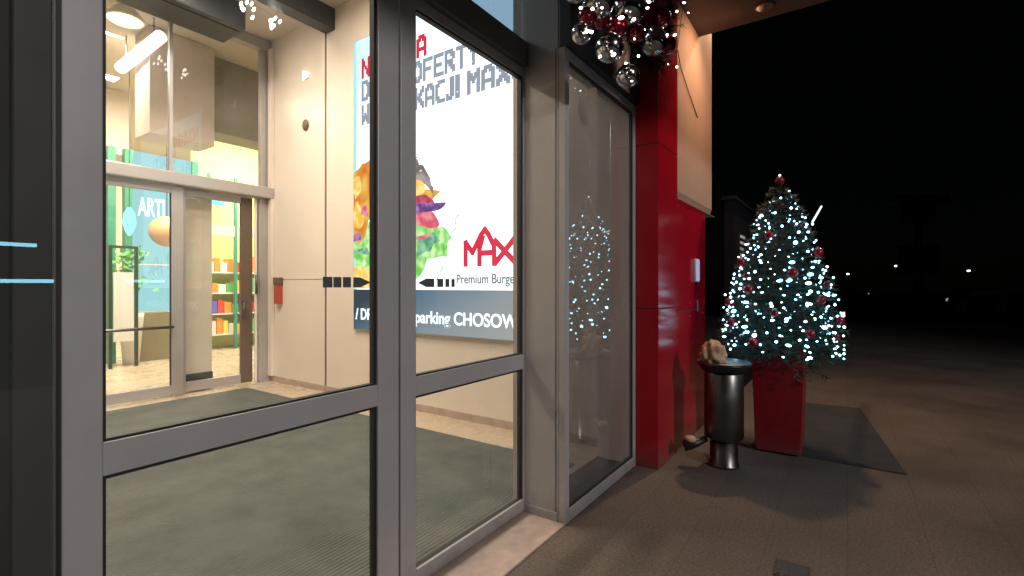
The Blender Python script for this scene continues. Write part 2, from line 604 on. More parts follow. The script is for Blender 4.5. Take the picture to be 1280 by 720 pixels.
# black brush seal on the edge of the left leaf
obj("brush_seal", B((1.6482, 1.6545, D + .01, D + .05, 0.03, 3.0)), 'gasket', leafA)
obj("brush_seal", B((0.390, 0.4048, D + .01, D + .05, 0.03, 3.0)), 'gasket', leafA)
# metal glint strip on the bottom rail
obj("glazing_bead", B((1.766, 2.76, D - .004, D + .012, 0.0955, 0.102)), 'alu_in', leafB)


def sticker(parent, xs, z, h, point):
    bm = bmesh.new()
    y0, y1 = D + .0225, D + .026
    for i, (a, b) in enumerate(xs):
        if point == 'L' and i == 0:
            poly = [(a, z), (a + .06, z + h / 2), (b, z + h / 2), (b, z - h / 2), (a + .06, z - h / 2)]
        elif point == 'R' and i == len(xs) - 1:
            poly = [(a, z + h / 2), (b - .06, z + h / 2), (b, z), (b - .06, z - h / 2), (a, z - h / 2)]
        else:
            poly = [(a, z + h / 2), (b, z + h / 2), (b, z - h / 2), (a, z - h / 2)]
        prism(bm, poly, lambda p, q: (p, y0, q), lambda p, q: (p, y1, q))
    obj("arrow_sticker", bm, 'arrow', parent)


sticker(leafA, [(1.245, 1.29), (1.297, 1.335), (1.345, 1.385), (1.40, 1.495)], 1.565, 0.046, 'R')
sticker(leafB, [(1.80, 1.92), (1.945, 1.99), (2.01, 2.04), (2.06, 2.085)], 1.565, 0.046, 'L')

# frame of the whole recess: header, transom bar, return post
t = thing("door_frame", "dark grey header and tall grey post framing the right side of the glass doors", "door frame", (2.80, 1.66, 0))
obj("header", B((0.34, 2.778, D - .03, D + .10, 3.035, 3.19)), 'alu_dark', t, 0.004)
obj("post", B((2.779, 2.835, SL + .052, D + .10, 0.0, 4.2)), 'alu', t, 0.004)
obj("post_foot", B((2.770, 2.779, SL + .06, D + .03, 0.0, 0.07)), 'alu', t, 0.003)
for z in (.25, .9, 1.6, 2.3, 2.85):
    bm = bmesh.new()
    tube(bm, [(2.7790, 1.72, z), (2.7768, 1.72, z)], .007, 10)
    obj("screw", bm, 'alu_in', t)
obj("post_groove", B((2.7775, 2.779, SL + .066, SL + .071, 0.07, 3.1)), 'gasket', t)
t = thing("transom_window", "bluish tinted glass strip above the door header", "window", (1.6, D, 3.19))
obj("frame", B((0.34, 2.778, D, D + .06, 3.192, 3.22), (0.34, 2.778, D, D + .06, 4.15, 4.2)), 'alu_dark', t)
obj("glass_pane", B((0.34, 2.776, D + .025, D + .031, 3.22, 4.15)), 'glass_tint', t)

# right sidelight
t = thing("sidelight_window", "tall narrow glass sidelight reflecting the lit tree beside the red pillar", "window", (3.4, SL, 0))
obj("frame", B((2.780, 2.836, SL, SL + .05, 0.0, 3.10), (4.00, 4.046, SL, SL + .05, 0.0, 3.10),
               (2.836, 4.00, SL + .002, SL + .048, 0.0, 0.085), (2.836, 4.00, SL + .002, SL + .048, 3.03, 3.10)), 'alu', t, 0.004)
obj("gasket", B((2.836, 2.843, SL + .012, SL + .04, 0.085, 3.03), (3.99, 4.0, SL + .012, SL + .04, 0.085, 3.03),
                (2.843, 3.99, SL + .012, SL + .04, 0.085, 0.095), (2.843, 3.99, SL + .012, SL + .04, 3.02, 3.03)), 'gasket', t)
bm = bmesh.new()
bm.faces.new([bm.verts.new(p) for p in ((2.84, SL + .025, .085), (4.0, SL + .025, .085), (4.0, SL + .025, 3.03), (2.84, SL + .025, 3.03))])
obj("glass_pane", bm, 'glass_side', t)
# left sidelight, dark
t = thing("dark_sidelight", "dark glass sidelight at the far left edge reflecting cyan neon", "window", (-0.6, SL, 0))
obj("frame", B((0.258, 0.326, SL + .024, SL + .05, 0.0, 3.10), (-1.9, -1.85, SL, SL + .05, 0.0, 3.10), (-1.85, 0.258, SL, SL + .05, 0.0, .085),
               (-1.85, 0.258, SL, SL + .05, 3.03, 3.10)), 'alu_dark', t, 0.004)
bm = bmesh.new()
bm.faces.new([bm.verts.new(p) for p in ((-1.85, SL + .02, .085), (0.326, SL + .02, .085), (0.326, SL + .02, 3.03), (-1.85, SL + .02, 3.03))])
obj("glass_pane", bm, 'glass_dark', t)
obj("back_panel", B((-1.85, 0.30, SL + .075, SL + .12, 0.0, 3.10)), 'panel', t)
obj("side_return", B((0.318, 0.336, SL + .052, D + .10, 0.0, 4.2)), 'alu_dark', t)

# fascia over the sidelights
obj("fascia", B((2.779, 4.05, SL - .04, SL + .049, 3.103, 4.246)), 'fascia', bevel=0.006,
    label="dark fascia board over the sidelight, behind the christmas garland", cat="fascia", loc=(3.4, SL, 3.1))
obj("fascia", B((-2.4, 0.338, SL - .04, SL + .049, 3.103, 4.246)), 'fascia', bevel=0.006,
    label="dark fascia board above the dark glass at far left", cat="fascia", loc=(-1, SL, 3.1))

# ================================================================== FACADE RIGHT OF THE DOOR
FR = 1.32
t = thing("red_pillar", "glossy red clad wall pillar right of the sidelight, behind the garland and bin", "pillar", (4.6, FR, 0))
obj("column", B((4.06, 4.62, FR - .012, 1.56, 0.0, 1.352), (4.06, 4.62, FR - .012, 1.56, 1.356, 2.752), (4.06, 4.62, FR - .012, 1.56, 2.756, 4.246)), 'red', t, 0.006)
obj("column_core", B((4.066, 4.615, FR - .006, 1.555, 0.002, 4.24)), 'gasket', t)
obj("inner_lining", B((4.07, 4.43, 1.562, 1.868, 0.0, 4.246)), 'cream', t)
bm = B((4.623, 5.74, FR, 1.85, 0.0, 1.30), (4.623, 5.74, FR, 1.85, 1.306, 2.37))
obj("low_cladding", bm, 'red', t, 0.008)
obj("joint", B((4.624, 5.73, FR + .004, 1.8, 1.297, 1.309)), 'gasket', t)
for x, z in ((4.68, 1.24), (5.1, 1.24), (5.68, 1.24), (4.68, 1.37), (5.1, 1.37), (5.68, 1.37), (4.68, .12), (5.1, .12), (5.68, .12), (4.68, 2.3), (5.1, 2.3), (5.68, 2.3)):
    bm = bmesh.new()
    tube(bm, [(x, FR - .0002, z), (x, FR - .004, z)], .009, 10)
    obj("screw", bm, 'steel', t)
k = thing("wall_plate", "small pale bluish glowing plate on the red wall left of the tree", "wall_plate", (5.30, FR, 1.66))
obj("case", B((5.26, 5.40, FR - .022, FR - .001, 1.59, 1.83)), 'white', k, 0.004)
obj("glowing_face", B((5.268, 5.392, FR - .026, FR - .0225, 1.60, 1.82)), 'plaque', k)  # small bluish plate with a faint glow of its own
obj("reflected_streak", B((5.37, 5.40, FR - .010, FR - .001, 1.28, 1.40)), 'pink', bevel=0.003,
    label="tiny pinkish reflected streak on the red wall under the pale plate", cat="reflection")  # pinkish streak mirrored in the red gloss, painted as a small slab
t = thing("plaster_wall", "warm lit beige plaster wall above the red cladding, under the canopy", "wall", (5.4, FR, 2.37))
obj("panel", B((4.623, 6.16, FR + .006, 1.86, 2.376, 9.0)), 'plaster', t, 0.07)
obj("drip_edge", B((4.623, 6.18, FR - .006, 1.86, 2.371, 2.3755)), 'plaster', t)
# cable hanging down the plaster
bm = bmesh.new()
tube(bm, [(4.60, FR - .02, 3.74), (4.75, FR - .001, 3.66), (5.0, FR, 3.53), (5.25, FR, 3.42), (5.42, FR + .002, 3.35)], 0.004, 6)
obj("cable", bm, 'seam', label="thin dark cable slanting down the beige plaster wall", cat="cable")

obj("upper_facade", B((-14, 4.058, 1.505, 1.60, 4.63, 9.0), (-14, -2.42, 1.505, 1.60, 0.0, 4.63)), 'plaster', label="plain plaster building front above the canopy and left of the entrance", cat="wall", loc=(-4, 1.5, 0))
obj("end_wall", B((6.02, 6.13, 1.865, 7.79, 0.0, 9.0)), 'plaster', label="plain plaster end wall of the building round the corner from the tree", cat="wall", loc=(6.1, 4.8, 0))
t = thing("canopy", "wide canopy with beige underside over the entrance", "canopy", (1.6, 0, 4.25))
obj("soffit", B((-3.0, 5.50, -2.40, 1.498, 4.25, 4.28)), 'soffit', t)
obj("roof_deck", B((-3.0, 5.52, -2.42, 1.498, 4.2805, 4.62)), 'fascia', t)
t = thing("canopy_downlight", "round recessed downlight in the canopy soffit above the bin", "downlight", (5.25, .66, 4.25))
bm = bmesh.new()
lathe(bm, [(.05, 0.0), (.09, 0.0), (.095, -.012), (.085, -.018), (.06, -.014), (.05, -.002)], (5.25, .66, 4.2495), 24)
obj("ring", bm, 'soffit', t, smooth=True)
t = thing("wall_floodlight", "amber floodlight on the far upper corner of the building", "floodlight", (6.6, .9, 5.7))
obj("bracket", B((6.165, 6.95, 1.33, 1.37, 5.82, 5.86), (6.91, 6.95, .85, 1.33, 5.82, 5.86)), 'black', t)
obj("housing", B((6.88, 7.12, .74, .96, 5.72, 5.819)), 'black', t, .01)

# ================================================================== VESTIBULE
PX = 4.28          # plane of the advert wall
PY = 7.75          # plane of the inner partition
obj("ceiling", B((-2.0, 4.40, 1.88, 7.9, 5.50, 5.6)), 'ceil', kind='structure')
t = thing("vestibule_wall", "cream panelled vestibule wall carrying the bright advert", "wall", (PX, 4.6, 0))
obj("panel", B((PX, 4.42, 1.87, 6.222, 0.0, 5.499)), 'cream', t)
obj("panel", B((PX, 4.42, 6.266, 7.9, 0.0, 1.640), (PX, 4.42, 6.266, 7.9, 1.648, 5.499)), 'cream', t)
obj("joint", B((PX + .012, 4.42, 6.2221, 6.2659, 0.0, 5.499)), 'seam', t)
obj("skirting", B((PX - .012, PX - .0005, 1.87, 7.70, 0.011, 0.095)), 'stone', t)
obj("corner_trim", B((PX - .06, PX - .001, 7.60, 7.70, 0.10, 5.35)), 'cream', t, 0.004)
obj("vestibule_wall", B((-2.1, -2.0, 1.87, 7.9, 0.0, 5.499)), 'cream', label="plain cream vestibule wall on the left, opposite the advert", cat="wall", loc=(-2, 4.5, 0))
obj("upper_wall", B((0.2, 4.05, 1.87, 1.95, 4.202, 5.499), (-2.0, .338, 1.62, 1.70, 0, 5.499), (2.84, 4.06, 1.86, 1.95, 3.35, 4.201)), 'cream', label="cream inner wall above the entrance doors, facing the vestibule", cat="wall", loc=(2, 1.9, 4.2))

# ---- the lightbox advert on the wall X = PX
lb = thing("advert_lightbox", "tall glowing white burger advert lightbox on the cream wall behind the doors", "advert", (PX, 4.1, 0.95))
LX = PX - .04


def wl(depth):
    """map text x,y,z (x right, y up) onto the advert face at horizontal start Y"""
    return lambda Y, Z: (lambda x, y, z: (LX - depth - z, Y - x, Z + y))


def ramp_glow(name, coef, stops, strength, nscale=2.5, namp=0.2):
    """emission ramp along a weighted local axis: value = c0 + cy*y + cz*z + noise"""
    m = bpy.data.materials.new(name)
    m.use_nodes = True
    n, l = m.node_tree.nodes, m.node_tree.links
    n.remove(n["Principled BSDF"])
    em = n.new("ShaderNodeEmission")
    em.inputs[1].default_value = strength
    tc = n.new("ShaderNodeTexCoord")
    dt = n.new("ShaderNodeVectorMath")
    dt.operation = 'DOT_PRODUCT'
    dt.inputs[1].default_value = (0, coef[1], coef[2])
    l.new(tc.outputs["Object"], dt.inputs[0])
    nz = n.new("ShaderNodeTexNoise")
    nz.inputs["Scale"].default_value = nscale
    nz.inputs["Detail"].default_value = 4
    l.new(tc.outputs["Object"], nz.inputs["Vector"])
    ma = n.new("ShaderNodeMath")
    ma.operation = 'MULTIPLY_ADD'
    ma.inputs[1].default_value = namp
    ma.inputs[2].default_value = coef[0] - namp / 2
    l.new(nz.outputs[0], ma.inputs[0])
    ad = n.new("ShaderNodeMath")
    l.new(dt.outputs["Value"], ad.inputs[0])
    l.new(ma.outputs[0], ad.inputs[1])
    cr = n.new("ShaderNodeValToRGB")
    l.new(ad.outputs[0], cr.inputs[0])
    el = cr.color_ramp.elements
    el[0].position, el[0].color = stops[0][0], (*stops[0][1], 1)
    el[1].position, el[1].color = stops[-1][0], (*stops[-1][1], 1)
    for p, c in stops[1:-1]:
        e = el.new(p)
        e.color = (*c, 1)
    l.new(cr.outputs[0], em.inputs[0])
    l.new(em.outputs[0], n["Material Output"].inputs[0])
    return m


# local origin of the advert: Y 4.1, Z 0.95; the print is paler toward the bottom right
mband = ramp_glow("lightbox_band", (0.42, 0.30, 0.55), [(0.0, (.50, .50, .47)), (.42, (.34, .40, .44)), (.72, (.15, .25, .34)), (1.0, (.05, .08, .10))], .85)
mface = ramp_glow("lightbox_bright_face", (-.62, .28, .36), [(0.0, (.90, 1.0, 1.0)), (.55, (.84, 1.0, 1.0)), (1.0, (.42, .86, .90))], 2.0, 1.2, .15)
obj("case", B((LX + .001, PX - .0005, 2.55, 5.56, 0.95, 4.875)), 'alu_in', lb, .004)
obj("bright_face", B((LX - .004, LX, 2.58, 5.485, 1.50, 4.86)), mface, lb)
obj("edge_strip", B((LX - .004, LX, 5.486, 5.545, 1.50, 4.86)), 'lb_cyan', lb)
# lower band: blue grey fading to pale
obj("lower_band", B((LX - .004, LX, 2.58, 5.545, 0.97, 1.495)), mband, lb)

# block headline letters, 5 x 7 cells
GL = {
    'A': ["01110", "11011", "10001", "10001", "11111", "10001", "10001"],
    'C': ["01111", "11000", "10000", "10000", "10000", "11000", "01111"],
    'D': ["11110", "10011", "10001", "10001", "10001", "10011", "11110"],
    'E': ["11111", "10000", "10000", "11110", "10000", "10000", "11111"],
    'F': ["11111", "10000", "10000", "11110", "10000", "10000", "10000"],
    'I': ["110", "110", "110", "110", "110", "110", "110"],
    'J': ["0011", "0011", "0011", "0011", "0011", "1011", "1110"],
    'K': ["10001", "10011", "10110", "11100", "10110", "10011", "10001"],
    'L': ["1000", "1000", "1000", "1000", "1000", "1000", "1111"],
    'M': ["10001", "11011", "11111", "10101", "10001", "10001", "10001"],
    'N': ["10001", "11001", "11001", "10101", "10011", "10011", "10001"],
    'O': ["01110", "11011", "10001", "10001", "10001", "11011", "01110"],
    'P': ["11110", "10011", "10001", "11111", "10000", "10000", "10000"],
    'R': ["11110", "10011", "10001", "11110", "10110", "10011", "10001"],
    'T': ["11111", "00100", "00100", "00100", "00100", "00100", "00100"],
    'W': ["10001", "10001", "10001", "10101", "11111", "11011", "10001"],
    'X': ["10001", "11011", "01110", "00100", "01110", "11011", "10001"],
    'Y': ["10001", "11011", "01010", "00100", "00100", "00100", "00100"],
    ':': ["0", "1", "1", "0", "1", "1", "0"],
}


def headline(s, Y, Z, pitch, m, cap=0.262):
    bm = bmesh.new()
    ch = cap / 7
    cw = pitch / 6.0
    x = 0
    for c in s:
        if c == ' ':
            x += 3 * cw
            continue
        g = GL[c]
        for r, row in enumerate(g):
            for q, v in enumerate(row):
                if v == '1':
                    box(bm, LX - .0065, LX - .0042, Y - x - (q + 1.32) * cw, Y - x - (q - .32) * cw, Z + (6 - r - .16) * ch, Z + (7 - r + .16) * ch)
        x += (len(g[0]) + 1) * cw
    obj("headline", bm, m, lb)


headline("NOWINKA", 5.37, 4.33, .183, 'lb_red')
headline("D", 5.37, 4.025, .170, 'lb_grey')
headline("OFERTY", 4.40, 4.025, .176, 'lb_grey')
headline("WAPLI", 5.37, 3.705, .166, 'lb_grey')
headline("KACJI", 4.36, 3.705, .170, 'lb_grey')
headline("MAX:", 3.53, 3.705, .204, 'lb_grey')


def strokes(bm, lines, w, tf0, tf1):
    for ln in lines:
        for (ax, ay), (bx, by) in zip(ln, ln[1:]):
            d = Vector((bx - ax, by - ay))
            d.normalize()
            nrm = Vector((-d.y, d.x)) * w / 2
            d = d * w * .35
            prism(bm, [(ax - d.x + nrm.x, ay - d.y + nrm.y), (bx + d.x + nrm.x, by + d.y + nrm.y),
                       (bx + d.x - nrm.x, by + d.y - nrm.y), (ax - d.x - nrm.x, ay - d.y - nrm.y)], tf0, tf1)


# red logo lettering: M, an arched A and X drawn as one run of strokes (metres, on the face)
lines = [
    [(0, 0), (0, .255), (.10, .135), (.22, .325), (.275, .385), (.325, .325), (.40, .20), (.405, 0)],
    [(.20, 0), (.20, .17), (.245, .30)],
    [(.20, .125), (.40, .125)],
    [(.415, .255), (.68, .01)],
    [(.69, .285), (.42, .01)],
]
bm = bmesh.new()
for i, ln in enumerate(lines):
    d = .0042 + i * .0006
    strokes(bm, [ln], .062, lambda p, q: (LX - .004, 3.56 - p, 1.785 + q), lambda p, q, d=d: (LX - d - .002, 3.56 - p, 1.785 + q))
obj("logo", bm, 'lb_red', lb)
bm, w = text_bm("Premium Burgers", .150, .003, 0.86)
obj("small_lettering", place(bm, wl(.006)(3.70, 1.575)), 'lb_text', lb)
bm, w = text_bm("/ DRIVE", .205, .005, .86)
obj("band_lettering", place(bm, wl(.006)(5.50, 1.10)), 'lb_cut', lb)
bm, w = text_bm("parking CHOSOWA", .205, .004, 1.0)
k = 1.66 / w
bmesh.ops.scale(bm, vec=(k, 1, 1), verts=bm.verts[:])
obj("band_lettering", place(bm, wl(.006)(4.37, 1.10)), 'lb_cut', lb)


# printed burger: layered flat shapes on the lit face
def blob(name, m, pts, d, jag=0.0, seed=1):
    """closed smooth curve through the points with a wavy rim, kept inside the print"""
    rr = random.Random(seed)
    n = len(pts)
    P = [Vector(p) for p in pts]
    poly = []
    ph = rr.uniform(0, 6)
    for i in range(n):
        p0, p1, p2, p3 = P[i - 1], P[i], P[(i + 1) % n], P[(i + 2) % n]
        for k in range(8):
            u = k / 8
            q = .5 * ((2 * p1) + (p2 - p0) * u + (2 * p0 - 5 * p1 + 4 * p2 - p3) * u * u + (3 * p1 - p0 - 3 * p2 + p3) * u ** 3)
            w = (i + u) * 2.4 + ph
            q = q + Vector((math.sin(w * 1.3), math.cos(w * 1.7))) * jag
            poly.append((min(q.x, 5.54), q.y))
    bm = bmesh.new()
    f = bm.faces.new([bm.verts.new((LX - .004 - d, p, q)) for p, q in poly])
    bmesh.ops.triangulate(bm, faces=[f])
    geo = bmesh.ops.extrude_face_region(bm, geom=bm.faces[:])
    bmesh.ops.translate(bm, vec=(d * .5, 0, 0), verts=[v for v in geo['geom'] if isinstance(v, bmesh.types.BMVert)])
    obj(name, bm, m, lb)


def arc(cy, cz, ry, rz, a0, a1, n=14):
    return [(cy + ry * math.cos(R(a0 + (a1 - a0) * i / n)), cz + rz * math.sin(R(a0 + (a1 - a0) * i / n))) for i in range(n + 1)]


blob("printed_burger", 'b_leaf', [(5.54, 1.95), (5.54, 2.35), (5.1, 2.42), (4.5, 2.25), (4.1, 2.22), (3.90, 2.12), (3.80, 1.98), (3.92, 1.86), (4.1, 1.90), (4.25, 1.74), (4.5, 1.60), (5.0, 1.62), (5.4, 1.80)], .0006, .035, 3)
blob("printed_burger", 'b_leaf2', [(4.30, 1.88), (4.34, 2.16), (4.16, 2.24), (3.98, 2.14), (4.02, 2.02), (4.18, 1.98)], .0010, .03, 4)
blob("printed_burger", 'b_bun2', [(5.54, 1.52), (5.54, 1.80), (5.2, 1.74), (4.9, 1.62), (4.8, 1.52)], .0010, .015, 5)
blob("printed_burger", 'b_tomato', [(5.0, 2.10), (5.0, 2.5), (4.4, 2.48), (4.06, 2.42), (4.00, 2.22), (4.22, 2.14)], .0014, .025, 6)
blob("printed_burger", 'b_bun', [(5.54, 2.25), (5.54, 2.98)] + arc(4.95, 2.6, .92, .64, 130, 30, 9)[::1] + [(4.12, 2.72), (4.06, 2.58), (4.3, 2.56), (4.7, 2.6), (5.28, 2.55), (5.30, 2.2), (5.45, 2.12)], .0018, .02, 9)
blob("printed_burger", 'b_top', arc(4.86, 2.62, .80, .60, 128, 182, 8) + [(4.14, 2.74), (4.36, 2.86), (4.42, 3.0)], .0022, .012, 12)
blob("printed_burger", 'b_patty', [(4.8, 2.42), (4.3, 2.46), (4.06, 2.48), (4.10, 2.60), (4.25, 2.64), (4.8, 2.64)], .0026, .015, 7)
blob("printed_burger", 'b_onion', [(4.8, 2.43), (4.3, 2.43), (3.92, 2.46), (3.90, 2.53), (4.3, 2.54), (4.8, 2.53)], .0030, .008, 8)
blob("printed_burger", 'b_bun2', [(4.46, 2.66), (4.46, 2.88), (4.28, 2.84), (4.22, 2.70)], .0030, .02, 13)
blob("printed_burger", 'b_bun2', [(5.54, 2.75), (5.54, 2.96), (5.44, 3.0), (5.38, 2.80)], .0030, .022, 10)
blob("printed_burger", 'b_bun2', [(5.54, 2.40), (5.54, 2.62), (5.42, 2.68), (5.34, 2.45), (5.45, 2.32)], .0031, .025, 14)
blob("printed_burger", 'b_tomato', [(5.36, 2.50), (5.36, 2.62), (5.26, 2.62), (5.26, 2.48)], .0034, .015, 15)
blob("printed_burger", 'b_onion', [(5.54, 2.14), (5.54, 2.24), (5.44, 2.26), (5.40, 2.18)], .0034, .012, 16)
blob("printed_burger", 'b_leaf', [(4.5, 2.18), (4.1, 2.16), (3.86, 2.02), (3.78, 2.10), (3.84, 2.2), (4.1, 2.26), (4.5, 2.26)], .0030, .03, 21)
blob("printed_burger", 'b_leaf2', [(5.54, 1.98), (5.54, 2.04), (5.3, 2.06), (5.25, 1.98)], .0012, .015, 22)
rr = random.Random(31)
for q in range(16):
    cy, cz = rr.uniform(4.25, 5.5), rr.uniform(2.92, 3.14)
    if ((cy - 4.92) / .85) ** 2 + ((cz - 2.6) / .58) ** 2 < 1:
        blob("printed_seed", 'b_bun2', [(cy - .022, cz), (cy, cz + .012), (cy + .022, cz + .004), (cy, cz - .012)], .0042, 0, 40 + q)
# herb sprig marks
for ln in ([(3.78, 2.15), (3.70, 2.22), (3.72, 2.32), (3.66, 2.36)], [(4.02, 1.6), (3.90, 1.78)]):
    bm = bmesh.new()
    strokes(bm, [ln], .012, lambda p, q: (LX - .004, p, q), lambda p, q: (LX - .0065, p, q))
    obj("printed_sprig", bm, 'b_leaf2', lb)

# small fittings and one bright mark on the cream wall
t = thing("call_point", "small red and dark call box on the cream wall by the inner doors", "call box", (PX, 7.45, 1.25))
obj("body", B((PX - .07, PX - .001, 7.36, 7.50, 1.26, 1.56)), 'callbox', t, .006)
obj("cap", B((PX - .08, PX - .001, 7.35, 7.51, 1.562, 1.68)), 'brown', t, .006)
bm = bmesh.new()
sphere(bm, (PX - .02, 6.72, 3.97), .085, sq=(.35, .8, 1))
obj("wall_sensor", bm, 'brown', smooth=True, label="small round brown sensor high on the cream wall", cat="sensor", loc=(PX, 6.72, 3.97))
t = thing("glowing_triangle", "tiny bright white glowing triangle on the cream wall above the brown sensor", "lamp", (PX, 6.7, 4.7))
obj("body", B((PX - .02, PX - .001, 6.65, 6.75, 4.66, 4.76)), 'white', t)
bm = bmesh.new()
prism(bm, [(6.77, 4.80), (6.77, 4.64), (6.60, 4.72)], lambda p, q: (PX - .0205, p, q), lambda p, q: (PX - .035, p, q))
obj("lens", bm, 'tubeglow', t)  # bright triangular patch given a glow of its own
# dark bulkhead along the wall top
obj("ceiling_beam", B((-1.99, PX - .001, 6.02, 6.235, 5.20, 5.499)), 'fascia', label="dark beam crossing the vestibule ceiling above the wall joint", cat="beam", loc=(1.2, 6.1, 5.2))
# added dark box for a dark reflection in the glass above inner doors
t = thing("dark_box", "dark grey box standing in for a dark reflection above the inner doors", "dark box", (3.3, 7.2, 5.2))
obj("housing", B((2.2, 3.50, 6.95, 7.60, 5.13, 5.498)), 'fascia', t, .02)
obj("box_underside", B((2.26, 3.44, 7.05, 7.5, 5.118, 5.1295)), 'black', t)

bm = bmesh.new()
prism(bm, [(0, 0), (.10, .01), (.13, .05), (.06, .08), (.01, .05)], lambda p, q: (2.02 + p, 5.95 + q, .0225), lambda p, q: (2.02 + p + .005, 5.95 + q, .031))
obj("paper_scrap", bm, 'white', label="small white paper scrap lying on the ribbed entrance mat", cat="litter", loc=(2.05, 5.98, .022))

# ---- inner partition
t = thing("inner_partition", "tall silver framed glass partition across the back of the vestibule", "partition", (3.0, PY, 0))
obj("transom_bar", B((-1.98, 4.278, PY - .16, PY + .10, 2.94, 3.12)), 'alu_in', t, .02)
obj("top_rail", B((-1.98, 4.278, PY - .06, PY + .08, 5.33, 5.499)), 'alu_in', t, .006)
obj("mullion", B((2.86, 2.90, PY, PY + .06, 3.121, 5.329)), 'alu_in', t)
obj("mullion", B((4.09, 4.278, PY - .04, PY + .08, 0.011, 2.939)), 'alu_in', t, .006)
obj("mullion", B((4.12, 4.278, PY - .02, PY + .06, 3.121, 5.329)), 'alu_in', t, .006)
obj("mullion", B((0.0, 0.1, PY, PY + .06, 0.011, 5.329)), 'alu_in', t)
obj("upright_tube", B((4.02, 4.045, PY - .05, PY - .02, 0.02, 2.93)), 'white', t)
for x0, x1 in ((2.90, 4.12), (0.1, 2.86)):
    bm = bmesh.new()
    bm.faces.new([bm.verts.new(p) for p in ((x0, PY + .03, 3.121), (x1, PY + .03, 3.121), (x1, PY + .03, 5.329), (x0, PY + .03, 5.329))])
    obj("glass_pane", bm, 'glass', t)


def inner_leaf(label, x0, x1, m0, m1, ws0, ws1, dy):
    t = thing("inner_door", label, "door", ((x0 + x1) / 2, PY, 0.02), "inner glass doors")
    y0, y1 = PY + dy, PY + dy + .05
    obj("stile", B((x0, x0 + ws0, y0, y1, .03, 2.93)), m0, t, .004)
    obj("stile", B((x1 - ws1, x1, y0, y1, .03, 2.93)), m1, t, .004)
    obj("bottom_rail", B((x0 + ws0, x1 - ws1, y0 + .002, y1 - .002, .03, .17)), 'alu_in', t, .004)
    obj("top_rail", B((x0 + ws0, x1 - ws1, y0 + .002, y1 - .002, 2.83, 2.93)), m0, t, .004)
    bm = bmesh.new()
    a, b = x0 + ws0, x1 - ws1
    bm.faces.new([bm.verts.new(p) for p in ((a, y0 + .025, .17), (b, y0 + .025, .17), (b, y0 + .025, 2.83), (a, y0 + .025, 2.83))])
    obj("glass_pane", bm, 'glass', t)
    return t, y0


t, y0 = inner_leaf("inner glass door leaf with a long horizontal push bar, left", 1.55, 3.01, 'alu_in', 'alu_in', .12, .15, -.06)
bm = bmesh.new()
tube(bm, [(1.66, y0 - .05, 0.98), (2.87, y0 - .05, 0.98)], .02, 10)
tube(bm, [(1.70, y0 - .05, 0.98), (1.70, y0 + .01, 0.98)], .012, 8)
tube(bm, [(2.85, y0 - .05, 0.98), (2.85, y0 + .01, 0.98)], .012, 8)
obj("push_bar", bm, 'steel', t, smooth=True)
obj("seal", B((2.853, 2.8595, y0 + .005, y0 + .045, .17, 2.83)), 'gasket', t)
t, y0 = inner_leaf("inner glass door leaf with brown stile and short pull handle, right", 3.04, 4.015, 'alu_in', 'brown', .03, .18, .02)
bm = bmesh.new()
tube(bm, [(3.86, y0 - .002, 1.30), (3.86, y0 - .06, 1.30), (3.86, y0 - .06, 1.06), (3.86, y0 - .002, 1.06)], .014, 8)
obj("pull_handle", bm, 'steel', t, smooth=True)
bm = bmesh.new()
tube(bm, [(4.03, y0 - .09, 1.42), (4.03, y0 - .09, 1.72)], .018, 8)
obj("lock_bar", bm, 'steel', t, smooth=True)

# ================================================================== SHOPPING HALL
t = thing("taupe_pillar", "plain taupe panel pillar standing behind the inner glass doors", "pillar", (3.3, 8.0, 0))
obj("shaft", B((3.13, 3.50, 7.96, 8.26, 0.25, 3.02)), 'taupe', t, .006)
obj("base", B((3.12, 3.51, 7.95, 8.27, 0.009, 0.249)), 'black', t, .004)
obj("hall_ceiling", B((-6, 12, 7.9, 18.2, 5.65, 5.75)), 'ceil', kind='structure')
obj("hall_wall", B((-6, 12, 18.0, 18.2, 0, 5.649)), 'hallwall', label="pale back wall of the shopping hall", cat="wall", loc=(3, 18, 0))
obj("hall_wall", B((-6.2, -6, 7.9, 18.0, 0, 5.649)), 'hallwall', label="left side wall of the shopping hall", cat="wall", loc=(-6, 13, 0))
obj("hall_wall", B((12, 12.2, 7.9, 18.0, 0, 5.649)), 'lime', label="right side wall of the shopping hall", cat="wall", loc=(12, 13, 0))
obj("hall_wall", B((4.43, 12, 7.8, 7.9, 0, 5.649)), 'hallwall', label="front wall of the shopping hall beside the vestibule", cat="wall", loc=(8, 7.8, 0))
obj("lime_partition", B((5.3, 11.0, 13.0, 13.15, 0.009, 5.2)), 'lime', label="pale lime green shop wall seen through the right inner door", cat="wall", loc=(8, 13, 0))
obj("bulkhead", B((3.05, 4.0, 9.0, 9.6, 3.95, 5.645)), 'hallbeam', bevel=.01, label="pale boxed bulkhead hanging from the hall ceiling behind the glass", cat="bulkhead", loc=(3.5, 9.3, 4))
obj("bulkhead", B((4.01, 8.0, 9.3, 9.9, 4.30, 5.645)), 'olive', bevel=.01, label="olive brown bulkhead over the lime shop front", cat="bulkhead", loc=(5, 9.6, 4))
obj("bulkhead", B((-3, 3.9, 12.6, 13.2, 4.3, 5.645)), 'hallbeam', bevel=.01, label="long pale beam across the hall ceiling beyond the left inner door", cat="bulkhead", loc=(1, 13, 4))
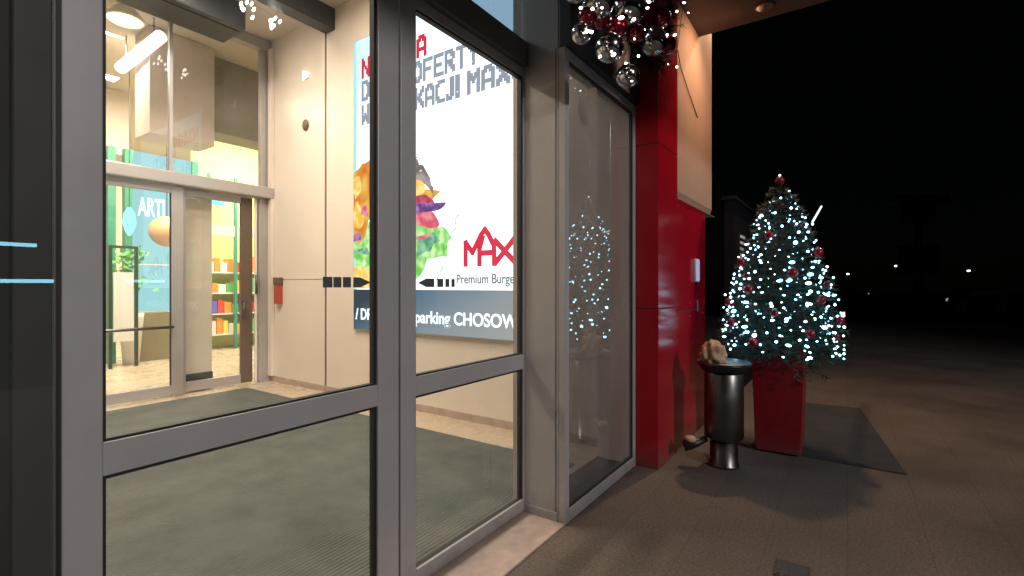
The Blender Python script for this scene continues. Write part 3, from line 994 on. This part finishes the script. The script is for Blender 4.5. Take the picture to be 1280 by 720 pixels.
# green shop front
t = thing("green_shop", "green posted shop front with cyan sign beyond the left inner door", "shop front", (4.2, 12, 0))
for x in (3.34, 3.61, 4.83):
    obj("post", B((x, x + .13, 11.9, 12.05, .009, 4.3)), 'greenpost', t, .004)
obj("sign_face", B((3.741, 4.829, 11.96, 12.0, 2.0, 4.3)), 'cyan', t)
obj("lower_glass", B((3.741, 4.829, 11.97, 11.99, 1.02, 1.98)), 'cyan', t)
bm, w = text_bm("ARTI", .53, .012, 1.0)
k = .47 / w
obj("sign_lettering", place(bm, lambda x, y, z: (3.85 + x * k, 11.955 - z, 3.0 + y)), 'signtext', t)
obj("counter", B((3.741, 4.829, 11.8, 12.2, .009, 1.0)), 'olive', t, .01)
t = thing("display_frame", "dark green display frame standing in the hall left of the shop front", "display", (3.4, 11.2, 0))
for x in (3.16, 3.56):
    obj("upright", B((x, x + .05, 11.2, 11.25, .009, 2.25)), 'greendark', t)
obj("top_bar", B((3.16, 3.61, 11.2, 11.25, 2.251, 2.30)), 'greendark', t)
obj("board", B((3.23, 3.54, 11.21, 11.24, .5, 1.8)), 'white', t)
bm = bmesh.new()
rr = random.Random(3)
for i in range(140):
    p = Vector((3.62 + rr.gauss(0, .13), 11.6 + rr.gauss(0, .13), 1.75 + rr.uniform(-.35, .5)))
    a = Vector((rr.uniform(-1, 1), rr.uniform(-1, 1), rr.uniform(-.2, 1))).normalized() * .14
    b = a.orthogonal().normalized() * .03
    bm.faces.new([bm.verts.new(q) for q in (p - b, p + a * .5 - b * 1.6, p + a, p + a * .5 + b * 1.6)])
t = thing("potted_plant", "leafy green plant in a pale pot in the shopping hall", "plant", (3.62, 11.6, 0))
obj("foliage", bm, 'prod_green', t)
bm = bmesh.new()
lathe(bm, [(.13, 0), (.20, .9), (.21, 1.0), (.17, 1.0), (.16, .92)], (3.62, 11.6, .009), 20)
obj("pot", bm, 'white', t, smooth=True)
bm = bmesh.new()
tube(bm, [(3.62, 11.6, .92), (3.63, 11.6, 1.6)], .02, 6)
obj("stem", bm, 'bark', t)
# orange pendant lamp
t = thing("pendant_lamp", "big round orange pendant lamp in front of the cyan sign", "lamp", (4.05, 11.1, 2.5))
bm = bmesh.new()
sphere(bm, (4.05, 11.1, 2.62), .30, 24, 16)
obj("lamp_shade", bm, 'orange', t, smooth=True)
bm = bmesh.new()
tube(bm, [(4.05, 11.1, 2.9), (4.05, 11.1, 5.64)], .008, 6)
obj("cord", bm, 'black', t)
# lime shop shelving with packets
t = thing("shop_shelf", "tall pale shelf unit with green uprights full of packets behind the right inner door", "shelf", (6.2, 12.6, 0))
for x in (5.35, 5.95, 7.0):
    obj("upright", B((x, x + .06, 12.35, 12.42, .009, 4.2)), 'greenpost', t)
for i, z in enumerate((.35, .85, 1.35, 1.85)):
    obj("shelf_board", B((5.42, 7.5, 12.45, 12.9, z, z + .03)), 'white', t)
obj("header_board", B((5.35, 7.5, 12.36, 12.44, 2.75, 3.0)), 'taupe', t)
prods = ['prod_red', 'prod_orange', 'prod_blue', 'prod_white', 'prod_green', 'prod_yellow']
cols = {'prod_red': 'red', 'prod_orange': 'orange', 'prod_blue': 'blue', 'prod_white': 'white', 'prod_green': 'green', 'prod_yellow': 'yellow'}
rr = random.Random(11)
for i, z in enumerate((.38, .88, 1.38, 1.88)):
    x = 5.45
    while x < 7.2:
        w = rr.uniform(.10, .22)
        h = rr.uniform(.2, .42)
        p = rr.choice(prods if i < 3 else ['prod_red', 'prod_orange', 'prod_white'])
        obj("packet", B((x, x + w - .015, 12.5, 12.75, z + .001, z + h)), p, bevel=.008,
            label="small %s packet on the %s board of the shop shelf" % (cols[p], ('lowest', 'second lowest', 'third', 'topmost')[i]), cat="packet", group="packets on the shop shelf", loc=(x, 12.6, z))
        x += w
# ceiling lamps in the hall
t = thing("hall_lamp", "warm yellow round lamp high in the hall ceiling", "lamp", (2.3, 8.6, 5.4))
bm = bmesh.new()
lathe(bm, [(.02, .25), (.1, .2), (.24, .02), (.23, 0), (.05, 0.0)], (2.62, 8.62, 5.40), 20)
obj("lamp_shade", bm, 'white', t, smooth=True)
bm = bmesh.new()
lathe(bm, [(.21, 0), (.2, -.02), (.05, -.03)], (2.62, 8.62, 5.398), 20)
obj("lamp_face", bm, 'lampglow', t, smooth=True)
t = thing("tube_lamp", "long white tube lamp hanging under the hall ceiling", "lamp", (3.0, 9.6, 5.2))
bm = bmesh.new()
tube(bm, [(3.02, 8.5, 5.3), (2.95, 9.9, 5.15)], .09, 14)
obj("lamp_face", bm, 'tubeglow', t, smooth=True)
obj("hanger", B((3.0, 3.01, 8.7, 8.71, 5.36, 5.648)), 'black', t)
obj("hanger", B((2.96, 2.97, 9.7, 9.71, 5.2, 5.648)), 'black', t)
t = thing("hall_spot_lamp", "small cyan glowing lamp left of the green shop posts", "lamp", (3.4, 10.8, 2.9))
bm = bmesh.new()
lathe(bm, [(.03, .3), (.09, .18), (.11, 0), (.07, -.15), (.02, -.25)], (3.50, 11.3, 2.75), 14)
obj("lamp_face", bm, 'cyan2', t, smooth=True)
bm = bmesh.new()
tube(bm, [(3.50, 11.3, 3.05), (3.50, 11.3, 5.64)], .006, 6)
obj("cord", bm, 'black', t)
obj("lit_panel", B((5.0, 5.55, 12.0, 12.06, 3.42, 3.75)), 'cyan2', label="small cyan glowing panel above the lime shop front", cat="sign", loc=(5.3, 12, 3.4))


# ================================================================== GARLAND OVER THE SIDELIGHT
def needles(bm, a, b, count, ln, rr, wd=.006, spread=1.0):
    a, b = Vector(a), Vector(b)
    d = (b - a).normalized()
    u = d.orthogonal().normalized()
    v = d.cross(u)
    for i in range(count):
        p = a.lerp(b, rr.random())
        th = rr.uniform(0, 2 * math.pi)
        q = (d * rr.uniform(.3, 1.0) + (u * math.cos(th) + v * math.sin(th)) * spread).normalized() * ln * rr.uniform(.6, 1.1)
        s = q.orthogonal().normalized() * wd
        bm.faces.new([bm.verts.new(x) for x in (p - s, p + s, p + q)])


def shot(px, py, y):
    """point of the vertical plane Y = y seen at a photo position; used once to read off sizes"""
    u = (px - 640) / 608
    f = (0.823 + .568 * u, 0.568 - .823 * u)
    tt = y / f[1]
    return (f[0] * tt, y, H + (357 - py) / 608 * tt)


garland_path = [(0.4, 1.36, 3.75), (1.2, 1.33, 3.62), (2.0, 1.33, 3.70), (2.6, 1.32, 3.66), (3.0, 1.30, 3.52), (3.35, 1.28, 3.34), (3.68, 1.27, 3.30), (3.92, 1.24, 3.42), (4.02, 1.20, 3.85)]
rr = random.Random(21)
bm = bmesh.new()
bw = bmesh.new()
tube(bw, garland_path, .02, 8)
for a, b in zip(garland_path, garland_path[1:]):
    a, b = Vector(a), Vector(b)
    n = int((b - a).length / .0045)
    for i in range(n):
        p = a.lerp(b, rr.random())
        th = rr.uniform(0, 2 * math.pi)
        q = p + Vector((rr.uniform(-.12, .12), -abs(math.cos(th)) * .13 * rr.uniform(.2, 1.2) + .02, math.sin(th) * .25 * rr.uniform(.3, 1.0)))
        needles(bm, p, q, 16, .055, rr, .004)
t = thing("fir_garland", "dark green fir garland hanging along the fascia above the sidelight", "garland", (2.6, 1.33, 3.5))
obj("foliage", bm, 'needle2', t)
obj("core", bw, 'bark', t, smooth=True)


def bauble_mesh(r, m, name):
    bm = bmesh.new()
    sphere(bm, (0, 0, 0), r, 24, 16)
    me = bpy.data.meshes.new(name)
    bm.to_mesh(me)
    bm.free()
    for p in me.polygons:
        p.use_smooth = True
    me.materials.append(M[m])
    return me


cap_bm = bmesh.new()
lathe(cap_bm, [(.18, 0), (.18, .16), (.10, .2)], (0, 0, .95), 10)
cap_me = bpy.data.meshes.new("cap")
cap_bm.to_mesh(cap_me)
cap_bm.free()
cap_me.materials.append(M['cap'])
SPH = {k: bauble_mesh(1.0, k, k + "_ball") for k in ('silver', 'wine', 'bauble')}


def bauble(kind, p, r, label, group):
    o = bpy.data.objects.new("bauble", SPH[kind])
    COL.objects.link(o)
    o.location = p
    o.scale = (r, r, r)
    tag(o, label, "bauble", group)
    c = bpy.data.objects.new("cap", cap_me)
    COL.objects.link(c)
    c.parent = o
    return o


gb = [  # x, y, radius in the photo, kind, distance plane
    (762, 60, 18, 'silver', 1.14), (816, 52, 17, 'silver', 1.10), (785, 95, 15, 'silver', 1.15), (748, 2, 20, 'silver', 1.15),
    (786, 10, 20, 'silver', 1.12), (727, 42, 13, 'silver', 1.18), (834, 56, 11, 'wine', 1.08), (772, 34, 13, 'wine', 1.16),
    (752, 24, 12, 'wine', 1.17), (795, 42, 11, 'wine', 1.12), (826, 22, 12, 'wine', 1.12), (735, 20, 12, 'wine', 1.2),
    (808, -12, 16, 'silver', 1.12), (770, -18, 15, 'wine', 1.15), (720, -16, 18, 'silver', 1.18), (697, -22, 16, 'wine', 1.2)]
for px, py, r, kd, y in gb:
    p = shot(px, py, y)
    dist = (Vector(p) - Vector((0, 0, H))).length
    bauble(kd, p, r * dist / 700, "large shiny silver bauble in the fir garland above the sidelight" if kd == 'silver' else "dark wine red bauble in the fir garland above the sidelight",
           "silver baubles on the garland" if kd == 'silver' else "wine red baubles on the garland")

bulb_me = {}
for k, r in (('bulb', .0102), ('bulb_warm', .0075)):
    bm = bmesh.new()
    bmesh.ops.create_icosphere(bm, subdivisions=2, radius=r)
    me = bpy.data.meshes.new(k)
    bm.to_mesh(me)
    bm.free()
    me.materials.append(M[k])
    bulb_me[k] = me


def light_string(label, pts, kind, wire_pts, root):
    t = thing("light_string", label, "fairy lights", root)
    bm = bmesh.new()
    tube(bm, wire_pts, .0025, 4)
    obj("wire", bm, 'wire', t)
    pts = sorted(pts, key=lambda p: (Vector(p) - Vector((0, 0, H))).length)
    for i, p in enumerate(pts[:100]):
        o = bpy.data.objects.new("bulb", bulb_me[kind])
        COL.objects.link(o)
        o.parent = t
        o.location = Vector(p) - Vector(root)
        s = rr.choice((.55, .7, .85, 1.0, 1.15, 1.5))
        o.scale = (s, s * rr.uniform(.8, 1.7), s * rr.uniform(.7, 1.1))
        o.rotation_euler = (rr.uniform(-.5, .5), 0, 0)
    if len(pts) > 100:
        bm = bmesh.new()
        for p in pts[100:]:
            bmesh.ops.create_icosphere(bm, subdivisions=1, radius=.0102 * rr.uniform(.7, 1.2), matrix=Matrix.Translation(p))
        obj("far_bulbs", bm, kind, t, kind='stuff')
    return t


rr = random.Random(5)
gp = []
for px, py in ((733, 38), (738, 42), (752, 8), (768, 68), (776, 80), (783, 70), (790, 60), (792, 50), (800, 24), (811, 12), (820, 16), (823, 22), (804, 38), (817, 38),
               (832, 42), (845, 45), (764, 76), (752, 70), (772, 104), (790, 102), (800, 68), (775, 24), (792, 26), (762, 2), (742, 10), (812, 3), (784, 78), (728, 8), (758, 46)):
    if rr.random() < .35:
        continue
    gp.append(shot(px + rr.uniform(-2, 2), py + rr.uniform(-2, 2), 1.06 + rr.uniform(-.02, .06)))
for i in range(14):
    a = rr.randrange(len(garland_path) - 1)
    p = Vector(garland_path[a]).lerp(Vector(garland_path[a + 1]), rr.random())
    gp.append(tuple(p + Vector((rr.uniform(-.1, .1), -.14, rr.uniform(-.2, .2)))))
light_string("white fairy lights threaded through the garland above the sidelight", gp, 'bulb_warm',
             [tuple(Vector(p) + Vector((0, -.12, .06 * math.sin(i * 1.7)))) for i, p in enumerate(garland_path)], (2.6, 1.25, 3.5))

# added bulbs under the vestibule ceiling, standing in for streaks mirrored in the glass
ip = []
for i in range(14):
    ip.append(((3.16 if i % 2 else 3.52) + .16 * rr.random(), 6.35 + .15 * rr.random(), 4.98 + .30 * rr.random()))
light_string("cluster of bright white lights hanging under the vestibule ceiling", ip, 'bulb_warm', [(3.0, 6.4, 5.49), (3.25, 6.4, 5.25), (3.6, 6.4, 5.2), (3.8, 6.4, 5.49)], (3.4, 6.4, 5.4))
for o in [c for c in bpy.data.objects if c.name.startswith("bulb") and c.parent and c.parent.location.z > 5.3]:
    o.scale = (2.0, 2.0, 4.2)
    o.rotation_euler = (0.2, 0.35, 0)

# ================================================================== BIN
BX, BY = 4.50, 0.88
t = thing("pedal_bin", "stainless steel pedal bin with wide dish top in front of the red wall", "bin", (BX, BY, 0))
bm = bmesh.new()
lathe(bm, [(.148, 0.24), (.158, 0.252), (.158, .80), (.150, .81)], (BX, BY, 0), 40)
obj("body", bm, 'steel', t, smooth=True)
bm = bmesh.new()
lathe(bm, [(.124, 0.0), (.127, .02), (.114, .03), (.112, .239)], (BX, BY, 0), 32)
obj("foot", bm, 'steel', t, smooth=True)
bm = bmesh.new()
lathe(bm, [(.10, .811), (.175, .815), (.19, .845), (.214, .872), (.217, .884), (.208, .886), (.18, .862), (.05, .852)], (BX, BY, 0), 40)
obj("dish", bm, 'black', t, smooth=True)
bm = bmesh.new()
lathe(bm, [(.206, .8865), (.219, .887), (.222, .892), (.217, .898), (.206, .895)], (BX, BY, 0), 40)
obj("rim", bm, 'steel', t, smooth=True)
bm = bmesh.new()
pr = Vector((-.568, .823, 0))        # pedal points sideways toward the wall
tube(bm, [Vector((BX, BY, .23)) + pr * .15, Vector((BX, BY, .19)) + pr * .24, Vector((BX, BY, .17)) + pr * .34], [.025, .035, .05], 12)
obj("pedal", bm, 'black', t, smooth=True)
bm = bmesh.new()
sphere(bm, Vector((BX, BY, .225)) + pr * .29, .05, sq=(1, 1, .6))
obj("pedal_pad", bm, 'paper', t, smooth=True)
# crumpled paper cup on the dish
bm = bmesh.new()
bmesh.ops.create_icosphere(bm, subdivisions=4, radius=.10)
rr = random.Random(17)
from mathutils import noise as mn
for v in bm.verts:
    d = v.co.normalized()
    v.co += d * (mn.noise(d * 2.6 + Vector((4, 2, 1))) * .05 + mn.noise(d * 6) * .02)
    v.co.z *= 1.15
cpos = Vector((BX, BY, .95)) + Vector((-.568, .823, 0)) * .09
place(bm, lambda x, y, z: (cpos.x + x * .95, cpos.y + y * .95, cpos.z + z))
obj("crumpled_bag", bm, 'paper', smooth=True, label="crumpled brown paper bag lying on the dish of the steel bin", cat="litter", loc=cpos)

# ================================================================== CHRISTMAS TREE
TX, TY = 5.25, 0.53
t = thing("planter", "tall square red planter holding the christmas tree", "planter", (TX, TY, 0))
bm = bmesh.new()


def frustum(bm, c, h0, z0, h1, z1):
    a = [bm.verts.new((c[0] + sx * h0, c[1] + sy * h0, z0)) for sx, sy in ((-1, -1), (1, -1), (1, 1), (-1, 1))]
    b = [bm.verts.new((c[0] + sx * h1, c[1] + sy * h1, z1)) for sx, sy in ((-1, -1), (1, -1), (1, 1), (-1, 1))]
    for k in range(4):
        bm.faces.new((a[k], a[(k + 1) % 4], b[(k + 1) % 4], b[k]))
    return a, b


a, b = frustum(bm, (TX, TY), .185, .015, .215, .97)
bm.faces.new(a[::-1])
c_, d_ = frustum(bm, (TX, TY), .195, .97, .19, .90)
for k in range(4):
    bm.faces.new((b[k], b[(k + 1) % 4], c_[(k + 1) % 4], c_[k]))
bm.faces.new(d_)
bmesh.ops.remove_doubles(bm, verts=bm.verts[:], dist=.0001)
obj("pot", bm, 'redpot', t, .008)
bm = bmesh.new()
box(bm, TX - .188, TX + .188, TY - .188, TY + .188, .9005, .915)
obj("soil", bm, 'bark', t)

t = thing("christmas_tree", "lit christmas tree covered in white lights, in the red planter", "tree", (TX, TY, .915))
bm = bmesh.new()
tube(bm, [(TX, TY, .90), (TX + .01, TY, 1.5), (TX, TY, 2.1), (TX + .005, TY, 2.5)], [.035, .028, .016, .006], 8)
obj("trunk", bm, 'bark', t, smooth=True)
rr = random.Random(9)
bm = bmesh.new()
bl = bmesh.new()
Z0, Z1, RAD = 0.90, 2.50, 0.54


def crown_r(z):
    f = (Z1 - z) / (Z1 - Z0)
    return RAD * (f ** .60) * (0.94 if f > .9 else 1.0) + .02


lev = 30
for i in range(lev):
    z = Z0 + (Z1 - Z0) * (i / lev) ** 0.95
    nb = max(5, int(22 * (1 - i / lev)) + 4)
    for k in range(nb):
        th = 2 * math.pi * (k + rr.random() * .8) / nb + i
        r = crown_r(z) * rr.uniform(.72, 1.10)
        zz = z + rr.uniform(-.03, .03)
        a = Vector((TX, TY, zz + r * .22))
        b = Vector((TX + r * math.cos(th), TY + r * math.sin(th), zz - r * .06))
        if rr.random() < .3:
            tube(bl, [a, b], [.006, .002], 4)
        needles(bm, a.lerp(b, .35), b, 26, .05, rr, .0036, .9)
        for s in (-1, 1):
            for q in (.55, .8):
                p = a.lerp(b, q)
                side = Vector((-math.sin(th), math.cos(th), -.1)) * s
                e_ = p + (side + (b - a).normalized() * .8).normalized() * r * .28
                needles(bm, p, e_, 16, .045, rr, .0034, .9)
for k in range(26):
    th = rr.uniform(0, 2 * math.pi)
    r = rr.uniform(.25, .46)
    a = Vector((TX + .1 * math.cos(th), TY + .1 * math.sin(th), 1.02))
    b = Vector((TX + r * math.cos(th), TY + r * math.sin(th), rr.uniform(.68, .92)))
    needles(bm, a.lerp(b, .3), b, 46, .06, rr, .004, .9)
needles(bm, (TX, TY, 2.44), (TX, TY, 2.58), 50, .05, rr, .003, .6)
obj("crown", bm, 'needle', t)
obj("branches", bl, 'bark', t)

# red baubles
for i in range(24):
    z = Z0 + .10 + (Z1 - Z0 - .16) * (1 - math.sqrt(1 - (i + .5) / 24 * .97))
    th = i * 2.39996 + .4
    r = crown_r(z) * .96
    bauble('bauble', (TX + r * math.cos(th), TY + r * math.sin(th), z), rr.uniform(.030, .048),
           "small red bauble hanging among the lights on the potted christmas tree", "red baubles on the christmas tree")
bauble('bauble', (TX, TY, 2.545), .042, "red bauble crowning the very tip of the christmas tree", None)
# bulbs
bp, wp = [], []
NB = 420
for i in range(NB):
    f = (i + .5) / NB
    z = Z0 + .01 + (Z1 - Z0 - .03) * (1 - math.sqrt(1 - f * .985))
    th = i * 2.39996 + rr.uniform(-.25, .25)
    r = crown_r(z) * rr.uniform(.80, 1.08)
    if z < 1.08 and rr.random() < .5:
        continue
    bp.append((TX + r * math.cos(th), TY + r * math.sin(th), z + rr.uniform(-.03, .03)))
for i in range(260):
    f = i / 260
    z = Z0 + .02 + (Z1 - Z0 - .05) * f
    r = crown_r(z) * .92
    wp.append((TX + r * math.cos(f * 62), TY + r * math.sin(f * 62), z))
for i in range(26):
    z = rr.uniform(2.08, 2.46)
    th = rr.uniform(0, 2 * math.pi)
    r = crown_r(z) * rr.uniform(.8, 1.05)
    bp.append((TX + r * math.cos(th), TY + r * math.sin(th), z))
bp.append((TX, TY, 2.60))
light_string("dense cool white fairy lights wound around the potted christmas tree", bp, 'bulb', wp, (TX, TY, 1.0))
bm = bmesh.new()
tube(bm, [shot(1016, 277, .30), shot(1027, 258, .28)], .011, 8)
obj("light_stick", bm, 'icicle', smooth=True, label="pale glowing stick ornament leaning out of the upper right of the tree", cat="ornament", loc=shot(1016, 277, .30))

# ================================================================== BEYOND
t = thing("dark_enclosure", "dark clad enclosure wall in the night behind the tree", "wall", (8.6, 1.4, 0))
obj("panel", B((7.3, 11.6, 1.30, 1.42, -.12, 2.75)), 'enclosure', t)
obj("coping", B((7.28, 11.62, 1.27, 1.45, 2.751, 2.80)), 'enclosure', t)
t = thing("notice_board", "small pale lined notice on the dark wall left of the tree", "notice", (7.6, 1.29, 2.0))
obj("board", B((7.66, 8.15, 1.285, 1.299, 1.72, 2.32)), 'black', t)
bm = bmesh.new()
for i in range(6):
    z = 2.25 - i * .09
    box(bm, 7.70, 8.10 - .06 * (i % 3), 1.281, 1.2845, z, z + .04)
obj("printed_lines", bm, 'notice', t)


def street_lamp(x, y, h, label, glow_m='far_lamp', s=1.0):
    t = thing("street_lamp", label, "street lamp", (x, y, -.124), "distant street lamps")
    bm = bmesh.new()
    tube(bm, [(x, y, -.124), (x, y, h)], [.09, .05], 8)
    obj("pole", bm, 'black', t)
    bm = bmesh.new()
    sphere(bm, (x, y, h + .1), .30 * s, 12, 8, (1, 1, .6))
    obj("lamp_head", bm, glow_m, t, smooth=True)


def far(px, py, depth):
    u = (px - 640) / 608
    return ((0.823 + .568 * u) * depth, (0.568 - .823 * u) * depth, H + (357 - py) / 608 * depth)


x, y, z = far(1060, 343, 110)
street_lamp(x, y, z, "distant street lamp glowing just right of the christmas tree")
x, y, z = far(1120, 333, 105)
street_lamp(x, y, z, "distant street lamp glowing beside the dim totem sign")
x, y, z = far(1211, 339, 100)
street_lamp(x, y, z, "rightmost distant street lamp above the parked car")
# totem sign
x, y, z = far(1148, 330, 33)
t = thing("totem_sign", "dim grey roadside totem sign with a wide top board, far right", "sign", (x, y, -.124))
ax = Vector((.568, -.823, 0))


def slab(bm, c, hw, z0, z1, th=.08):
    c = Vector((c[0], c[1], 0))
    nn = Vector((.823, .568, 0))
    ps = [(c + ax * (s * hw) + nn * (q * th)) for s, q in ((-1, -1), (1, -1), (1, 1), (-1, 1))]
    a = [bm.verts.new((p.x, p.y, z0)) for p in ps]
    b = [bm.verts.new((p.x, p.y, z1)) for p in ps]
    for k in range(4):
        bm.faces.new((a[k], a[(k + 1) % 4], b[(k + 1) % 4], b[k]))
    bm.faces.new(a[::-1])
    bm.faces.new(b)


bm = bmesh.new()
slab(bm, (x, y), .22, -.124, 7.0)
obj("pole", bm, 'farsign', t)
bm = bmesh.new()
slab(bm, (x, y), 1.35, 2.3, 4.3, .12)
obj("board", bm, 'farsign', t)
bm = bmesh.new()
slab(bm, (x, y), 1.1, 5.8, 7.3, .121)
slab(bm, (x, y), 2.0, 7.3, 7.75, .12)
obj("top_board", bm, 'farsign', t)
# parked car, side on
x, y, z = far(1212, 378, 34)
cb = Vector((x, y, -.124))
t = thing("parked_car", "pale car parked in the dark at far right with one dim headlight", "car", cb)
prof = [(-2.1, .35), (-2.12, .75), (-1.95, .88), (-1.05, .98), (-.35, 1.42), (1.0, 1.45), (1.75, 1.02), (2.1, .95), (2.12, .4), (1.7, .25), (-1.8, .25)]
nn = Vector((.823, .568, 0))


def cw(p, q, o):
    v = cb + ax * p + nn * o
    return (v.x, v.y, cb.z + q)


bm = bmesh.new()
prism(bm, prof, lambda p, q: cw(p, q, -.85), lambda p, q: cw(p, q, .85))
obj("body", bm, 'carpaint', t, .05)
bm = bmesh.new()
prism(bm, [(-.9, 1.0), (-.32, 1.36), (.95, 1.39), (1.5, 1.03)], lambda p, q: cw(p, q, -.87), lambda p, q: cw(p, q, -.853))
obj("side_window", bm, 'black', t)
for p in (-1.35, 1.35):
    bm = bmesh.new()
    tube(bm, [cw(p, .32, -.88), cw(p, .32, -.66)], .32, 20)
    w_ = obj("wheel", bm, 'gasket', t)
    bm = bmesh.new()
    tube(bm, [cw(p, .32, -.89), cw(p, .32, -.8805)], .2, 16)
    obj("rim", bm, 'carpaint', w_)
bm = bmesh.new()
sphere(bm, cw(-2.05, .70, -.6), .12)
obj("headlight", bm, 'head', t, smooth=True)
x, y, z = far(1086, 367, 70)
t = thing("bollard_light", "tiny dim light low in the dark right of the tree", "bollard", (x, y, -.124))
bm = bmesh.new()
tube(bm, [(x, y, -.124), (x, y, z - .1)], .06, 8)
obj("post", bm, 'black', t)
bm = bmesh.new()
sphere(bm, (x, y, z), .10)
obj("lamp_head", bm, 'head', t, smooth=True)

# neon bars across the car park, seen mirrored in the glass
t = thing("neon_sign", "cyan neon bars across the car park mirrored in the dark glass", "neon sign", (10, -56, -.124))
obj("post", B((4.0, 4.3, -56.3, -56, -.124, 6.0), (30, 30.3, -56.3, -56, -.124, 6.0)), 'black', t)
bm = bmesh.new()
tube(bm, [(7.5, -55.9, 5.1), (11.5, -55.9, 5.1)], .16, 8)
obj("short_bar", bm, 'neon', t)
bm = bmesh.new()
tube(bm, [(6.0, -55.9, 1.95), (13.0, -55.9, 1.95)], .16, 8)
obj("long_bar", bm, 'neon', t)
bm = bmesh.new()
tube(bm, [(14.2, -55.9, 1.95), (16.0, -55.9, 1.95)], .14, 8)
obj("dim_bar", bm, 'neon_dim', t)
bm = bmesh.new()
tube(bm, [(18.2, -55.9, 2.0), (21.5, -55.9, 2.0)], .14, 8)
obj("dim_bar", bm, 'neon_dim', t)
